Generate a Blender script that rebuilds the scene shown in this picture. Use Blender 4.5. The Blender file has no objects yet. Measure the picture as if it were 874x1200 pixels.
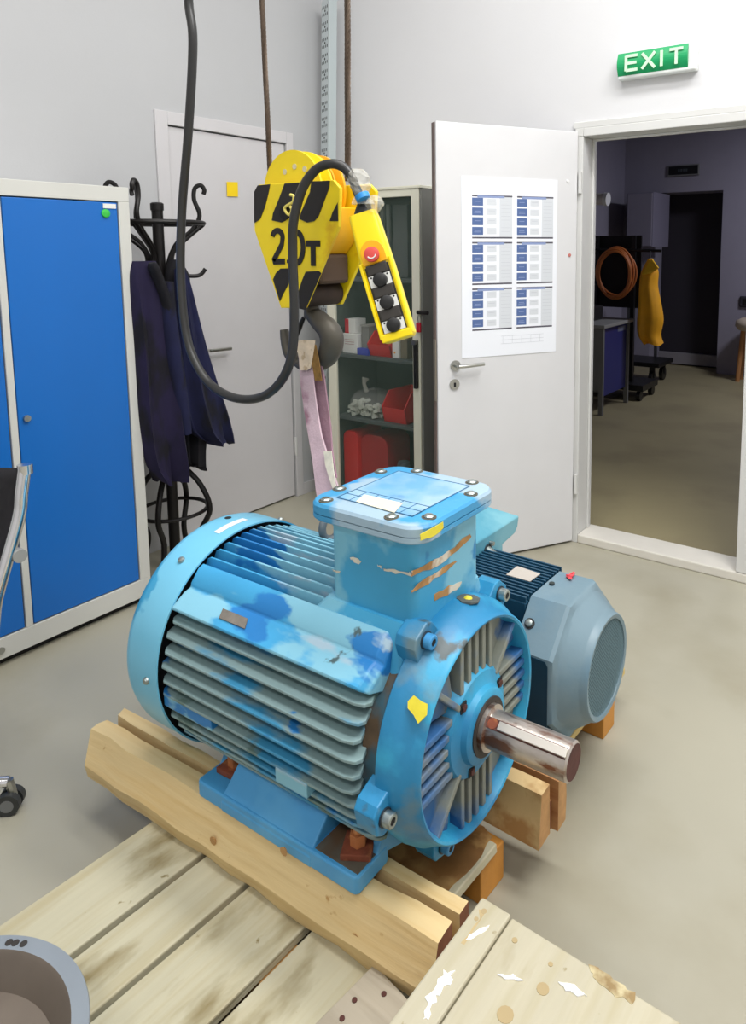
import bpy, bmesh, math, random
from mathutils import Vector, Matrix
random.seed(7)
PI = math.pi
S = bpy.context.scene
COL = S.collection

# ---------------------------------------------------------------- camera
F, CX, CY, H = 827.6, 545.3, 387.5, 1.5
AX_Y = Vector((0.55186, -0.09853, 0.82810))      # world +Y seen in camera space (right, down, forward)
AX_X = Vector((0.83393, 0.06136, -0.54845))
AX_Z = Vector((-0.00322, -0.99324, -0.11603))
def c2w(v): return Vector((AX_X.dot(v), AX_Y.dot(v), AX_Z.dot(v)))
CAM = Vector((0, 0, H))
cd = bpy.data.cameras.new('camera'); cam = bpy.data.objects.new('camera', cd); COL.objects.link(cam)
r_, u_, b_ = c2w(Vector((1, 0, 0))), c2w(Vector((0, -1, 0))), c2w(Vector((0, 0, -1)))
b_.normalize(); r_ = u_.cross(b_).normalized(); u_ = b_.cross(r_)
m = Matrix((r_, u_, b_)).transposed().to_4x4(); m.translation = CAM
cam.matrix_world = m
cd.sensor_fit = 'VERTICAL'; cd.sensor_height = 36; cd.lens = F * 36 / 1200
cd.shift_x = (437 - CX) / 1200; cd.shift_y = (CY - 600) / 1200
cd.clip_start = 0.05; cd.clip_end = 60
S.camera = cam
# measured points: a sight line from the survey camera cut with a real plane of the room
def ray(u, v): return c2w(Vector(((u - CX) / F, (v - CY) / F, 1)))
def onz(u, v, z=0.0): r = ray(u, v); return CAM + r * ((z - H) / r.z)
def onx(u, v, x): r = ray(u, v); return CAM + r * (x / r.x)
def ony(u, v, y): r = ray(u, v); return CAM + r * (y / r.y)

# ---------------------------------------------------------------- light
S.view_settings.view_transform = 'Standard'; S.view_settings.look = 'None'
S.view_settings.gamma = 1; S.view_settings.use_curve_mapping = False
S.view_settings.exposure = 0.13
w = bpy.data.worlds.new('world'); S.world = w; w.use_nodes = True
w.node_tree.nodes['Background'].inputs[0].default_value = (0.8, 0.9, 1, 1)
w.node_tree.nodes['Background'].inputs[1].default_value = 0.05
def area(loc, sx, sy, power, col=(1, 0.99, 0.975), rot=(0, 0, 0)):
    l = bpy.data.lights.new('ceiling_light', 'AREA'); l.shape = 'RECTANGLE'; l.size = sx; l.size_y = sy
    l.energy = power; l.color = col
    o = bpy.data.objects.new('ceiling_light', l); COL.objects.link(o); o.location = loc; o.rotation_euler = rot
    return o
ROOM_TOP = 4.2
for x, y, p in ((-1.2, 0.5, 28), (0.9, 0.9, 58), (0.9, -1.4, 36), (-1.6, -1.6, 18), (0.5, 2.0, 58), (-1.1, 1.9, 30)):
    area((x, y, ROOM_TOP - 0.06), 1.5, 0.5, p)
area((-0.3, 7.0, 3.1), 0.6, 0.5, 46, (0.86, 0.88, 1.0))

# ---------------------------------------------------------------- materials
MATS = {}
def lin(c):
    return tuple(((v / 255) / 12.92 if v <= 10 else (((v / 255) + 0.055) / 1.055) ** 2.4) for v in c)
def mat(name, rgb, rough=0.5, metal=0.0, var=0.0, vscale=6, bump=0.0, bscale=60, patches=(), emit=None, coat=0, stretch=None, alpha=None):
    """rgb in 0-255; patches = (rgb, scale, threshold, softness, stretch)"""
    if name in MATS: return MATS[name]
    m = bpy.data.materials.new(name); m.use_nodes = True; nt = m.node_tree; N = nt.nodes; L = nt.links
    bs = N['Principled BSDF']; c = (*lin(rgb), 1)
    bs.inputs['Base Color'].default_value = c; bs.inputs['Roughness'].default_value = rough
    bs.inputs['Metallic'].default_value = metal
    if coat: bs.inputs['Coat Weight'].default_value = coat
    tc = N.new('ShaderNodeTexCoord'); prev = None
    def noise(scale, st=None, det=4, seed=0):
        mp = N.new('ShaderNodeMapping'); mp.inputs['Location'].default_value = (seed * 3.7, seed * 1.3, seed * 2.1)
        if st: mp.inputs['Scale'].default_value = st
        L.new(tc.outputs['Object'], mp.inputs['Vector'])
        n = N.new('ShaderNodeTexNoise'); n.inputs['Scale'].default_value = scale; n.inputs['Detail'].default_value = det
        L.new(mp.outputs[0], n.inputs['Vector']); return n
    if var:
        n = noise(vscale, stretch); mr = N.new('ShaderNodeMapRange')
        mr.inputs[1].default_value = 0.3; mr.inputs[2].default_value = 0.7
        mr.inputs[3].default_value = 1 - var; mr.inputs[4].default_value = 1 + var * 0.6
        L.new(n.outputs['Fac'], mr.inputs[0])
        vm = N.new('ShaderNodeVectorMath'); vm.operation = 'SCALE'; vm.inputs[0].default_value = c[:3]
        L.new(mr.outputs[0], vm.inputs['Scale']); prev = vm.outputs[0]
    for i, p in enumerate(patches):
        prgb, sc, thr, soft = p[:4]; st = p[4] if len(p) > 4 else None
        n = noise(sc, st, 5, i + 1 + len(name)); mr = N.new('ShaderNodeMapRange'); mr.clamp = True
        mr.inputs[1].default_value = thr; mr.inputs[2].default_value = thr + soft
        L.new(n.outputs['Fac'], mr.inputs[0])
        mx = N.new('ShaderNodeMix'); mx.data_type = 'RGBA'
        L.new(mr.outputs[0], mx.inputs[0])
        if prev is not None: L.new(prev, mx.inputs[6])
        else: mx.inputs[6].default_value = c
        mx.inputs[7].default_value = (*lin(prgb), 1); prev = mx.outputs[2]
    if prev is not None: L.new(prev, bs.inputs['Base Color'])
    if bump:
        n = noise(bscale, stretch); b = N.new('ShaderNodeBump'); b.inputs['Strength'].default_value = bump
        b.inputs['Distance'].default_value = 0.003
        L.new(n.outputs['Fac'], b.inputs['Height']); L.new(b.outputs[0], bs.inputs['Normal'])
    if emit:
        bs.inputs['Emission Color'].default_value = c; bs.inputs['Emission Strength'].default_value = emit
    if alpha is not None:
        tr = N.new('ShaderNodeBsdfTransparent'); mx = N.new('ShaderNodeMixShader'); mx.inputs[0].default_value = alpha
        L.new(tr.outputs[0], mx.inputs[1]); L.new(bs.outputs[0], mx.inputs[2])
        L.new(mx.outputs[0], N['Material Output'].inputs[0])
    MATS[name] = m; return m

def wood(name, a, b, rough=0.65, dirt=(150, 120, 70), axis='x', thr=0.58):
    st = (0.6, 9, 9) if axis == 'x' else (9, 0.6, 9)
    st2 = (0.35, 1, 1) if axis == 'x' else (1, 0.35, 1)
    return mat(name, a, rough, var=0.06, vscale=4, bump=0.35, bscale=10, stretch=st,
               patches=((b, 4, 0.45, 0.25, st), (dirt, 9, thr, 0.12, st2), (dirt, 28, 0.7, 0.05, None)))

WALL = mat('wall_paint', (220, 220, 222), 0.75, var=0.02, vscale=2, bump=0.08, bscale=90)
WALLSH = mat('wall_paint_grey', (188, 189, 191), 0.75, var=0.02, vscale=2, bump=0.08, bscale=90)  # same wall paint, darkened: the left wall's weaker light is in the colour
FLOOR = mat('floor_epoxy', (172, 168, 151), 0.42, var=0.07, vscale=1.3, bump=0.05, bscale=40, patches=(((156, 150, 130), 2.2, 0.52, 0.25),), coat=0.05)
CEIL = mat('ceiling_paint', (215, 215, 215), 0.8)
DOORP = mat('door_paint', (220, 220, 222), 0.45, var=0.02)
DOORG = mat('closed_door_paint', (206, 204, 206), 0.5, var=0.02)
FRAMEP = mat('door_frame_paint', (216, 216, 214), 0.45, var=0.03)
GAP = mat('dark_gap', (30, 28, 27), 0.8)
BLACK = mat('black_rubber', (22, 22, 22), 0.4)
IRON = mat('wrought_iron_black', (20, 17, 17), 0.45, 0.3)
STEEL = mat('steel', (185, 185, 180), 0.3, 1.0, var=0.1, vscale=20)
BOLT = mat('zinc_bolt', (170, 178, 175), 0.35, 0.9, var=0.2, vscale=80)
CHROME = mat('chrome', (225, 225, 228), 0.12, 1.0)
DARKHOLE = mat('dark_socket', (14, 14, 16), 0.7)
LBLUE = (62, 158, 208)
BODY = mat('worn_blue_paint', LBLUE, 0.42, var=0.12, vscale=5, bump=0.25, bscale=45,
           patches=(((128, 188, 210), 5.5, 0.45, 0.04, (0.55, 1.2, 1.2)), ((34, 122, 190), 4.5, 0.58, 0.02, (0.6, 1.2, 1.2)), ((165, 190, 205), 8, 0.58, 0.05, (0.45, 1.3, 1.3)), ((70, 92, 96), 16, 0.69, 0.04)))
FIN = mat('dusty_blue_fins', (64, 148, 190), 0.55, var=0.12, vscale=6, bump=0.2, bscale=50,
          patches=(((134, 160, 162), 3.2, 0.40, 0.05, (0.8, 2, 2)), ((36, 120, 186), 4.0, 0.58, 0.02, (1, 2, 2)), ((105, 130, 124), 8, 0.60, 0.05)))
COVER = mat('pale_blue_fan_cover', (118, 196, 228), 0.36, var=0.06, vscale=4,
            patches=(((62, 160, 205), 4.2, 0.60, 0.02), ((136, 168, 150), 3.0, 0.66, 0.06)))
SHIELD = mat('end_shield_blue', (38, 130, 178), 0.42, var=0.15, vscale=6, bump=0.3, bscale=40,
             patches=(((52, 158, 200), 4.5, 0.46, 0.08), ((104, 132, 142), 6.5, 0.57, 0.12), ((70, 84, 88), 12, 0.68, 0.06)))
SHIELDIN = mat('end_shield_dirty_face', (52, 104, 158), 0.55, var=0.2, vscale=9, bump=0.4, bscale=40,
               patches=(((128, 132, 122), 4.0, 0.42, 0.10), ((38, 88, 138), 8, 0.57, 0.06), ((40, 44, 48), 10, 0.66, 0.06)))
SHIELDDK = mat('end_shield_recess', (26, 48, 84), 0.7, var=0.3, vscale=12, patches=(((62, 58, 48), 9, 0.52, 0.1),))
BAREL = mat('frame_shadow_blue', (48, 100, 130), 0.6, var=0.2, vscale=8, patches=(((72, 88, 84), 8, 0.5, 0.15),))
LID = mat('lid_blue', (64, 154, 204), 0.42, var=0.08, vscale=6, bump=0.2, bscale=50,
          patches=(((158, 184, 202), 5, 0.44, 0.06), ((52, 146, 206), 8, 0.60, 0.05)))
BOXM = mat('terminal_box_blue', (66, 162, 206), 0.42, var=0.12, vscale=6, bump=0.25, bscale=35,
           patches=(((124, 190, 214), 5, 0.46, 0.06), ((40, 135, 190), 7, 0.60, 0.03)))
FOOTM = mat('foot_blue', (74, 158, 214), 0.42, var=0.08, vscale=6, bump=0.2, bscale=40, patches=(((98, 176, 222), 6, 0.5, 0.2), ((48, 126, 184), 9, 0.64, 0.04)))
FOOTD = mat('foot_dirty', (98, 92, 80), 0.65, var=0.2, vscale=12, patches=(((96, 72, 50), 9, 0.46, 0.15),))
SHAFT = mat('worn_steel_shaft', (196, 186, 178), 0.3, 0.85, var=0.2, vscale=12, bump=0.2, bscale=60,
            patches=(((128, 88, 70), 12, 0.52, 0.08, (0.7, 2, 2)), ((215, 196, 180), 12, 0.60, 0.06, (0.5, 2, 2))))
RUST = mat('rust', (128, 66, 44), 0.8, var=0.3, vscale=30, bump=0.4, bscale=80, patches=(((168, 108, 60), 22, 0.55, 0.1),))
RUSTD = mat('dark_rust', (84, 44, 38), 0.7, var=0.3, vscale=40, bump=0.3, bscale=90)
SCRAPE = mat('bare_scrape', (172, 128, 76), 0.75, var=0.3, vscale=30, patches=(((214, 206, 190), 14, 0.5, 0.1),))
SCRAPEW = mat('pale_scrape', (212, 206, 190), 0.7, var=0.15, vscale=30)
YSPOT = mat('yellow_paint_spot', (228, 212, 58), 0.5, var=0.1, vscale=30)
CREAM = mat('cream_label', (222, 216, 194), 0.55, var=0.05, vscale=20)
M2L = mat('grey_blue_cowl', (116, 140, 152), 0.4, var=0.07, vscale=5, bump=0.15, bscale=60, patches=(((84, 124, 148), 4, 0.50, 0.2),))
M2D = mat('navy_teal_fins', (26, 72, 98), 0.45, var=0.2, vscale=8)
M2P = mat('navy_teal_panel', (22, 60, 80), 0.5, var=0.15, vscale=8)
M2B = mat('teal_box', (86, 156, 178), 0.42, var=0.1, vscale=6, patches=(((120, 178, 192), 6, 0.52, 0.15),))
GRILLE = mat('grille_teal', (74, 106, 114), 0.5)
WOODB = wood('beam_wood', (228, 202, 150), (216, 184, 126), dirt=(190, 148, 92), thr=0.68)
WOODG = wood('grey_beam_wood', (190, 172, 134), (162, 140, 104), dirt=(120, 92, 60), thr=0.6)
WOODBR = wood('brown_beam_wood', (178, 130, 84), (150, 100, 60), dirt=(92, 54, 34), thr=0.55)
PLANK = wood('pallet_plank_wood', (192, 186, 160), (180, 170, 138), dirt=(136, 122, 84), axis='y', thr=0.55)
PLANKD = wood('dark_plank_wood', (176, 134, 80), (146, 104, 58), dirt=(96, 60, 34), axis='y', thr=0.5)
BLOCKW = mat('orange_block_wood', (200, 138, 58), 0.6, var=0.12, vscale=10, bump=0.2)
CRATEW = wood('crate_wood', (184, 177, 154), (176, 167, 138), dirt=(148, 134, 98), axis='y', thr=0.60)
GREYW = wood('weathered_board_wood', (178, 168, 150), (156, 146, 128), dirt=(130, 112, 88), axis='x', thr=0.62)
ENDGR = mat('end_grain', (128, 78, 52), 0.8, var=0.2, vscale=30, bump=0.3)
YEL = mat('hoist_yellow', (246, 218, 22), 0.4, var=0.08, vscale=8, patches=(((226, 182, 20), 9, 0.58, 0.1),))
YELO = mat('hoist_orange_yellow', (236, 176, 24), 0.42, var=0.08, vscale=8, patches=(((176, 84, 22), 14, 0.69, 0.03),))
PENY = mat('pendant_yellow', (250, 220, 8), 0.35)
PENO = mat('pendant_orange', (240, 178, 10), 0.4)
SPRAY = mat('black_spray_paint', (32, 28, 26), 0.6, var=0.15, vscale=30)
REDB = mat('red_plastic', (214, 28, 34), 0.4)
REDD = mat('red_case', (176, 22, 32), 0.5, var=0.1)
PINK = mat('stop_button_red', (214, 78, 72), 0.35)
WHITE = mat('white_plastic', (232, 232, 228), 0.5)
LBL = mat('locker_blue', (6, 104, 190), 0.35, var=0.03, vscale=2)
LFR = mat('locker_grey', (208, 208, 202), 0.5)
CABW = mat('cabinet_cream', (224, 222, 204), 0.5)
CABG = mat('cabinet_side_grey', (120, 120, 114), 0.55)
CABI = mat('cabinet_inside', (84, 94, 88), 0.6)  # shade inside the cabinet is put into this dark colour
NAVY = mat('navy_cloth', (27, 20, 54), 0.95, var=0.25, vscale=9, bump=0.3, bscale=25, patches=(((14, 12, 24), 5, 0.50, 0.12, (2, 2, 0.8)),))
NAVY2 = mat('blue_navy_cloth', (21, 25, 62), 0.95, var=0.2, vscale=9, bump=0.3, bscale=25, patches=(((12, 12, 26), 5, 0.52, 0.1, (2, 2, 0.8)),))
NAVYK = mat('black_navy_cloth', (10, 9, 18), 0.9, var=0.2, vscale=9, bump=0.3, bscale=25)
SLING = mat('lilac_webbing', (198, 174, 184), 0.85, var=0.12, vscale=18, bump=0.5, bscale=120, patches=(((150, 112, 128), 9, 0.56, 0.12),))
SLINGD = mat('lilac_webbing_dark', (158, 124, 138), 0.85, var=0.15, vscale=18, bump=0.5, bscale=120)
SLINGW = mat('worn_webbing_end', (222, 204, 180), 0.9, var=0.15, vscale=30, bump=0.6, bscale=90, patches=(((150, 116, 62), 22, 0.55, 0.1),))
HOOKM = mat('hook_grey_iron', (92, 88, 80), 0.5, 0.4, var=0.15, vscale=12)
ROPE = mat('wire_rope', (92, 78, 66), 0.5, 0.6, var=0.2, vscale=60)
CLEAR = mat('clear_plastic_film', (232, 230, 218), 0.25, alpha=0.3)
BAGF = mat('bag_film', (236, 236, 232), 0.15, alpha=0.13)
GLASS = mat('cabinet_glass', (120, 140, 130), 0.04, alpha=0.10)
HWALL = mat('hall_wall', (150, 146, 160), 0.8, var=0.03)
HDARK = mat('hall_dark', (52, 48, 60), 0.8)
ORANGE = mat('orange_hose', (200, 118, 58), 0.5)
RAIN = mat('yellow_raincoat', (250, 178, 16), 0.6, var=0.12, vscale=6)
BENCHB = mat('bench_blue', (42, 46, 112), 0.5)
BENCHG = mat('bench_grey', (116, 116, 112), 0.6)
SEATM = mat('beige_seat', (206, 190, 168), 0.8)
TRAYM = mat('tray_galvanised', (214, 222, 224), 0.4, 0.25)
TRAYS = mat('tray_side', (176, 186, 188), 0.45, 0.25)
BOWLM = mat('bowl_grey_metal', (142, 150, 158), 0.42, 0.2, var=0.06, vscale=8)
BOWLI = mat('bowl_inside', (112, 102, 92), 0.5, 0.2, var=0.2, vscale=6)
PAPER = mat('poster_paper', (240, 243, 250), 0.6)
PBLUE = mat('print_blue', (84, 108, 158), 0.6)
PLB = mat('print_light_blue', (142, 158, 200), 0.6)
PGREY = mat('print_grey', (214, 218, 224), 0.6)
PDK = mat('print_dark', (88, 86, 96), 0.6)
GREENS = mat('exit_green', (20, 158, 96), 0.4)
GLETT = mat('exit_letters', (206, 240, 208), 0.5)

# ---------------------------------------------------------------- mesh builder
class MB:
    def __init__(s): s.v = []; s.f = []; s.mi = []; s.m = 0
    def add(s, vs, fs, M=None):
        o = len(s.v)
        s.v += [tuple((M @ Vector(p)) if M else p) for p in vs]
        for f in fs: s.f.append(tuple(i + o for i in f)); s.mi.append(s.m)
        return s
    def box(s, c, d, R=None):
        x, y, z = d[0] / 2, d[1] / 2, d[2] / 2
        vs = [(a, b, e) for a in (-x, x) for b in (-y, y) for e in (-z, z)]
        M = Matrix.Translation(c) @ (R.to_4x4() if R else Matrix())
        return s.add(vs, [(0, 1, 3, 2), (4, 6, 7, 5), (0, 4, 5, 1), (2, 3, 7, 6), (0, 2, 6, 4), (1, 5, 7, 3)], M)
    def bb(s, a, b):
        return s.box([(p + q) / 2 for p, q in zip(a, b)], [abs(q - p) for p, q in zip(a, b)])
    def prism(s, poly, ext):
        """poly: 3-D points, ext: extrusion vector"""
        n = len(poly); e = Vector(ext); P = [Vector(p) for p in poly]
        vs = P + [p + e for p in P]
        fs = [tuple(range(n))[::-1], tuple(range(n, 2 * n))] + [(i, (i + 1) % n, n + (i + 1) % n, n + i) for i in range(n)]
        return s.add(vs, fs)
    def loft(s, rings, cap=True, close=True):
        n = len(rings[0]); vs = [p for r in rings for p in r]; fs = []
        k = n if close else n - 1
        for j in range(len(rings) - 1):
            for i in range(k):
                fs.append((j * n + i, j * n + (i + 1) % n, (j + 1) * n + (i + 1) % n, (j + 1) * n + i))
        if cap and close:
            fs.append(tuple(range(n))[::-1]); fs.append(tuple(range((len(rings) - 1) * n, len(rings) * n)))
        return s.add(vs, fs)
    def cyl(s, a, b, r, r2=None, n=20, cap=True):
        return s.tube([a, b], [r, r if r2 is None else r2], n, cap)
    def tube(s, pts, r, n=10, cap=True, flat=None):
        pts = [Vector(p) for p in pts]; rr = r if isinstance(r, (list, tuple)) else [r] * len(pts)
        rings = []; up = None
        for i, p in enumerate(pts):
            t = (pts[min(i + 1, len(pts) - 1)] - pts[max(i - 1, 0)]).normalized()
            if up is None:
                up = Vector((0, 0, 1)) if abs(t.z) < 0.9 else Vector((1, 0, 0))
            up = (up - t * up.dot(t)).normalized(); sd = t.cross(up)
            rings.append([p + up * (rr[i] * math.cos(2 * PI * k / n)) + sd * (rr[i] * (flat or 1) * math.sin(2 * PI * k / n)) for k in range(n)])
        return s.loft(rings, cap)
    def lathe(s, prof, c=(0, 0, 0), axis='z', n=48, a0=0, a1=2 * PI):
        """prof: (along, radius)"""
        full = abs(a1 - a0 - 2 * PI) < 1e-6; rings = []
        k = n if full else n + 1
        for (h, r) in prof:
            ring = []
            for i in range(k):
                a = a0 + (a1 - a0) * i / n; p, q = r * math.cos(a), r * math.sin(a)
                v = (p, q, h) if axis == 'z' else ((h, p, q) if axis == 'x' else (q, h, p))
                ring.append(Vector(c) + Vector(v))
            rings.append(ring)
        return s.loft(rings, cap=False, close=full)
    def grid(s, fn, nu, nv):
        vs = [fn(i / nu, j / nv) for j in range(nv + 1) for i in range(nu + 1)]
        fs = [(j * (nu + 1) + i, j * (nu + 1) + i + 1, (j + 1) * (nu + 1) + i + 1, (j + 1) * (nu + 1) + i) for j in range(nv) for i in range(nu)]
        return s.add(vs, fs)

def props(o, label=None, cat=None, group=None, kind=None):
    if label: o['label'] = label
    if cat: o['category'] = cat
    if group: o['group'] = group
    if kind: o['kind'] = kind
    return o
def obj(name, mb, mats, parent=None, smooth=False, bevel=0, seg=2, label=None, cat=None, group=None, kind=None, solid=0):
    me = bpy.data.meshes.new(name); me.from_pydata([tuple(v) for v in mb.v], [], mb.f)
    for k in (mats if isinstance(mats, (list, tuple)) else [mats]): me.materials.append(k)
    for p, i in zip(me.polygons, mb.mi): p.material_index = i
    bm = bmesh.new(); bm.from_mesh(me); bmesh.ops.recalc_face_normals(bm, faces=bm.faces); bm.to_mesh(me); bm.free()
    if smooth:
        for p in me.polygons: p.use_smooth = True
        try: me.set_sharp_from_angle(angle=math.radians(smooth if smooth is not True else 40))
        except Exception: pass
    o = bpy.data.objects.new(name, me); COL.objects.link(o)
    if parent: o.parent = parent
    if bevel:
        b = o.modifiers.new('bevel', 'BEVEL'); b.width = bevel; b.segments = seg; b.limit_method = 'ANGLE'; b.angle_limit = math.radians(40)
    if solid:
        b = o.modifiers.new('solid', 'SOLIDIFY'); b.thickness = solid; b.offset = 0
    return props(o, label, cat, group, kind)
def empty(name, loc, label, cat, rz=0, group=None, rot=None):
    o = bpy.data.objects.new(name, None); COL.objects.link(o); o.empty_display_size = 0.05
    o.location = loc; o.rotation_euler = rot or (0, 0, rz)
    return props(o, label, cat, group)
def rebase(root, kids_world=True):
    """children were built in world coordinates: move them into the thing's frame"""
    bpy.context.view_layer.update()
def smooth_path(pts, n=8):
    P = [Vector(p) for p in pts]; out = []
    for i in range(len(P) - 1):
        p0, p1, p2, p3 = P[max(i - 1, 0)], P[i], P[i + 1], P[min(i + 2, len(P) - 1)]
        for k in range(n):
            t = k / n
            out.append(0.5 * ((2 * p1) + (p2 - p0) * t + (2 * p0 - 5 * p1 + 4 * p2 - p3) * t * t + (3 * p1 - p0 - 3 * p2 + p3) * t ** 3))
    out.append(P[-1]); return out
class Frame:
    """builds parts given in world coordinates under an Empty placed at the thing's base"""
    def __init__(s, e): s.e = e; s.inv = (Matrix.Translation(e.location) @ e.rotation_euler.to_matrix().to_4x4()).inverted()
    def part(s, name, mb, mats, parent=None, **k):
        mb.v = [tuple(s.inv @ Vector(v)) for v in mb.v]
        return obj(name, mb, mats, parent or s.e, **k)

# ================================================================ ROOM
XL, YD = -3.159, 3.22
HT = 3.2
def struct(name, mb, m, **k): return obj(name, mb, m, kind='structure', **k)
struct('floor', MB().bb((XL - 0.12, -3.2, -0.1), (3.2, YD + 0.14, 0)), FLOOR)
b = MB()
b.bb((XL - 0.12, -3.2, 0), (XL, 2.142, ROOM_TOP)); b.bb((XL - 0.12, 2.142, 2.102), (XL, 2.898, ROOM_TOP)); b.bb((XL - 0.12, 2.898, 0), (XL, YD + 0.14, ROOM_TOP))
struct('wall_left', b, WALLSH)
DX0, DX1, DZ = -1.483, -0.655, 2.069
b = MB(); b.bb((XL, YD, 0), (DX0, YD + 0.14, ROOM_TOP)); b.bb((DX1, YD, 0), (3.2, YD + 0.14, ROOM_TOP)); b.bb((DX0, YD, DZ), (DX1, YD + 0.14, ROOM_TOP))
struct('wall_back', b, WALL)
struct('wall_right', MB().bb((3.2, -3.2, 0), (3.3, YD, ROOM_TOP)), WALL)
struct('wall_front', MB().bb((XL, -3.3, 0), (3.2, -3.2, ROOM_TOP)), WALL)
struct('ceiling', MB().bb((XL - 0.12, -3.3, ROOM_TOP), (3.3, YD + 0.14, ROOM_TOP + 0.1)), CEIL)
# baseboards at the corner
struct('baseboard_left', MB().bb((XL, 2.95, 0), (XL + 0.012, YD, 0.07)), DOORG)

# closed door in the left wall
d1 = empty('door_1', (XL, 2.52, 0), None, None); props(d1, kind='structure'); fd = Frame(d1)
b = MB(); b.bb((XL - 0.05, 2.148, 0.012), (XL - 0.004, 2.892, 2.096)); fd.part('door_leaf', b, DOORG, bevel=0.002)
fd.part('door_recess', MB().bb((XL - 0.115, 2.1425, 0.0), (XL - 0.055, 2.8975, 2.1015)), GAP)
for z in (0.26, 1.8):
    fd.part('hinge', MB().cyl((XL + 0.008, 2.9, z), (XL + 0.008, 2.9, z + 0.11), 0.009, n=12), FRAMEP, smooth=True)
b = MB(); hp = onx(244, 410, XL); b.cyl((XL - 0.004, hp.y - 0.02, hp.z), (XL + 0.05, hp.y - 0.02, hp.z), 0.009, n=12); b.cyl((XL + 0.045, hp.y - 0.02, hp.z), (XL + 0.045, hp.y + 0.11, hp.z - 0.003), 0.009, n=12)
fd.part('handle', b, STEEL, smooth=True)
b = MB(); b.bb((XL, 2.075, 0), (XL + 0.012, 2.142, 2.165)); b.bb((XL, 2.898, 0), (XL + 0.012, 2.95, 2.165)); b.bb((XL, 2.142, 2.102), (XL + 0.012, 2.898, 2.165))
struct('trim_1', b, DOORG, bevel=0.003)
q = [onx(*p, XL + 0.001) for p in ((265.5, 213), (278.5, 213.5), (278.8, 230.5), (266, 230))]
obj('sticker', MB().prism([p.freeze() for p in q], (0.001, 0, 0)), mat('sticker_yellow', (250, 214, 6), 0.5), label='small square yellow sticker on the closed grey door in the left wall', cat='sticker')

# right doorway: frame, sill, open leaf
b = MB(); y0, y1 = YD - 0.018, YD + 0.15
b.bb((DX0, y0, 0), (-1.4405, y1, 2.03)); b.bb((DX0, y0, 2.0305), (-1.4405, y1, DZ)); b.bb((-0.664, y0, 0.046), (-0.61, y1, DZ)); b.bb((-1.44, y0, 2.03), (-0.6645, y1, DZ))
b.bb((DX0 - 0.012, y0 + 0.004, DZ + 0.0005), (-0.61, YD - 0.0005, DZ + 0.03))
b.bb((-1.44, YD + 0.09, 0.046), (-1.428, YD + 0.105, 2.0295)); b.bb((-1.4275, YD + 0.09, 2.018), (-0.6645, YD + 0.105, 2.0295))
struct('trim_2', b, FRAMEP, bevel=0.003)
struct('trim_3', MB().bb((-1.44, YD - 0.018, 0), (-0.61, YD + 0.15, 0.045)), mat('sill_paint', (222, 218, 208), 0.5, var=0.04, vscale=8), bevel=0.006)

hx, hy = -1.462, 3.19
dd = Vector((-0.53, -0.848, 0)); dn = Vector((0.848, -0.53, 0))
leaf = empty('door_2', (hx, hy, 0.012), None, None, rz=math.atan2(dd.y, dd.x)); props(leaf, kind='structure')
# local: +x along leaf, local y: rotated 90 deg ccw of dd = (0.848,-0.53) -> towards the camera
LW = 0.735
def dl(u, v):      # point of the visible leaf face -> leaf local (x, z)
    r = ray(u, v); n = dn; o = Vector((hx, hy, 0)); t = n.dot(o - CAM) / n.dot(r); X = CAM + r * t
    return (X - o).dot(dd), X.z - 0.012
obj('door_panel', MB().bb((0.0, -0.04, 0.0), (LW, 0.0, 2.04)), DOORP, leaf, bevel=0.003)
obj('edge_strip', MB().bb((LW - 0.004, -0.037, 0.004), (LW + 0.006, -0.012, 2.036)), mat('edge_brown', (112, 96, 90), 0.6), leaf)
x, z = dl(536, 428)
b = MB(); b.cyl((x + 0.012, 0, z), (x + 0.012, 0.008, z), 0.024, n=28); b.cyl((x + 0.012, 0.008, z), (x + 0.012, 0.045, z), 0.009, n=14)
obj('rosette', b, STEEL, leaf, smooth=True)
b = MB(); b.tube(smooth_path([(x + 0.012, 0.042, z), (x - 0.02, 0.046, z), (x - 0.06, 0.046, z + 0.002), (x - 0.115, 0.044, z + 0.004)]), 0.0085, 12)
obj('lever_handle', b, STEEL, leaf, smooth=True)
x2, z2 = dl(534, 450)
b = MB(); b.cyl((x2 + 0.008, 0, z2), (x2 + 0.008, 0.008, z2), 0.024, n=28); obj('keyhole_plate', b, STEEL, leaf, smooth=True)
obj('keyhole', MB().bb((x2 + 0.003, 0.0075, z2 - 0.012), (x2 + 0.013, 0.0095, z2 + 0.008)), DARKHOLE, leaf)
b = MB(); za = dl(516, 398)[1]; zb = dl(516, 470)[1]; b.bb((LW + 0.004, -0.03, zb), (LW + 0.0085, -0.004, za)); obj('lock_plate', b, mat('lock_plate_steel', (150, 142, 130), 0.4, 0.7), leaf)
for zz in (0.25, 1.75):
    obj('hinge', MB().cyl((-0.008, 0.01, zz), (-0.008, 0.01, zz + 0.1), 0.009, n=12), FRAMEP, leaf, smooth=True)
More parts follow.
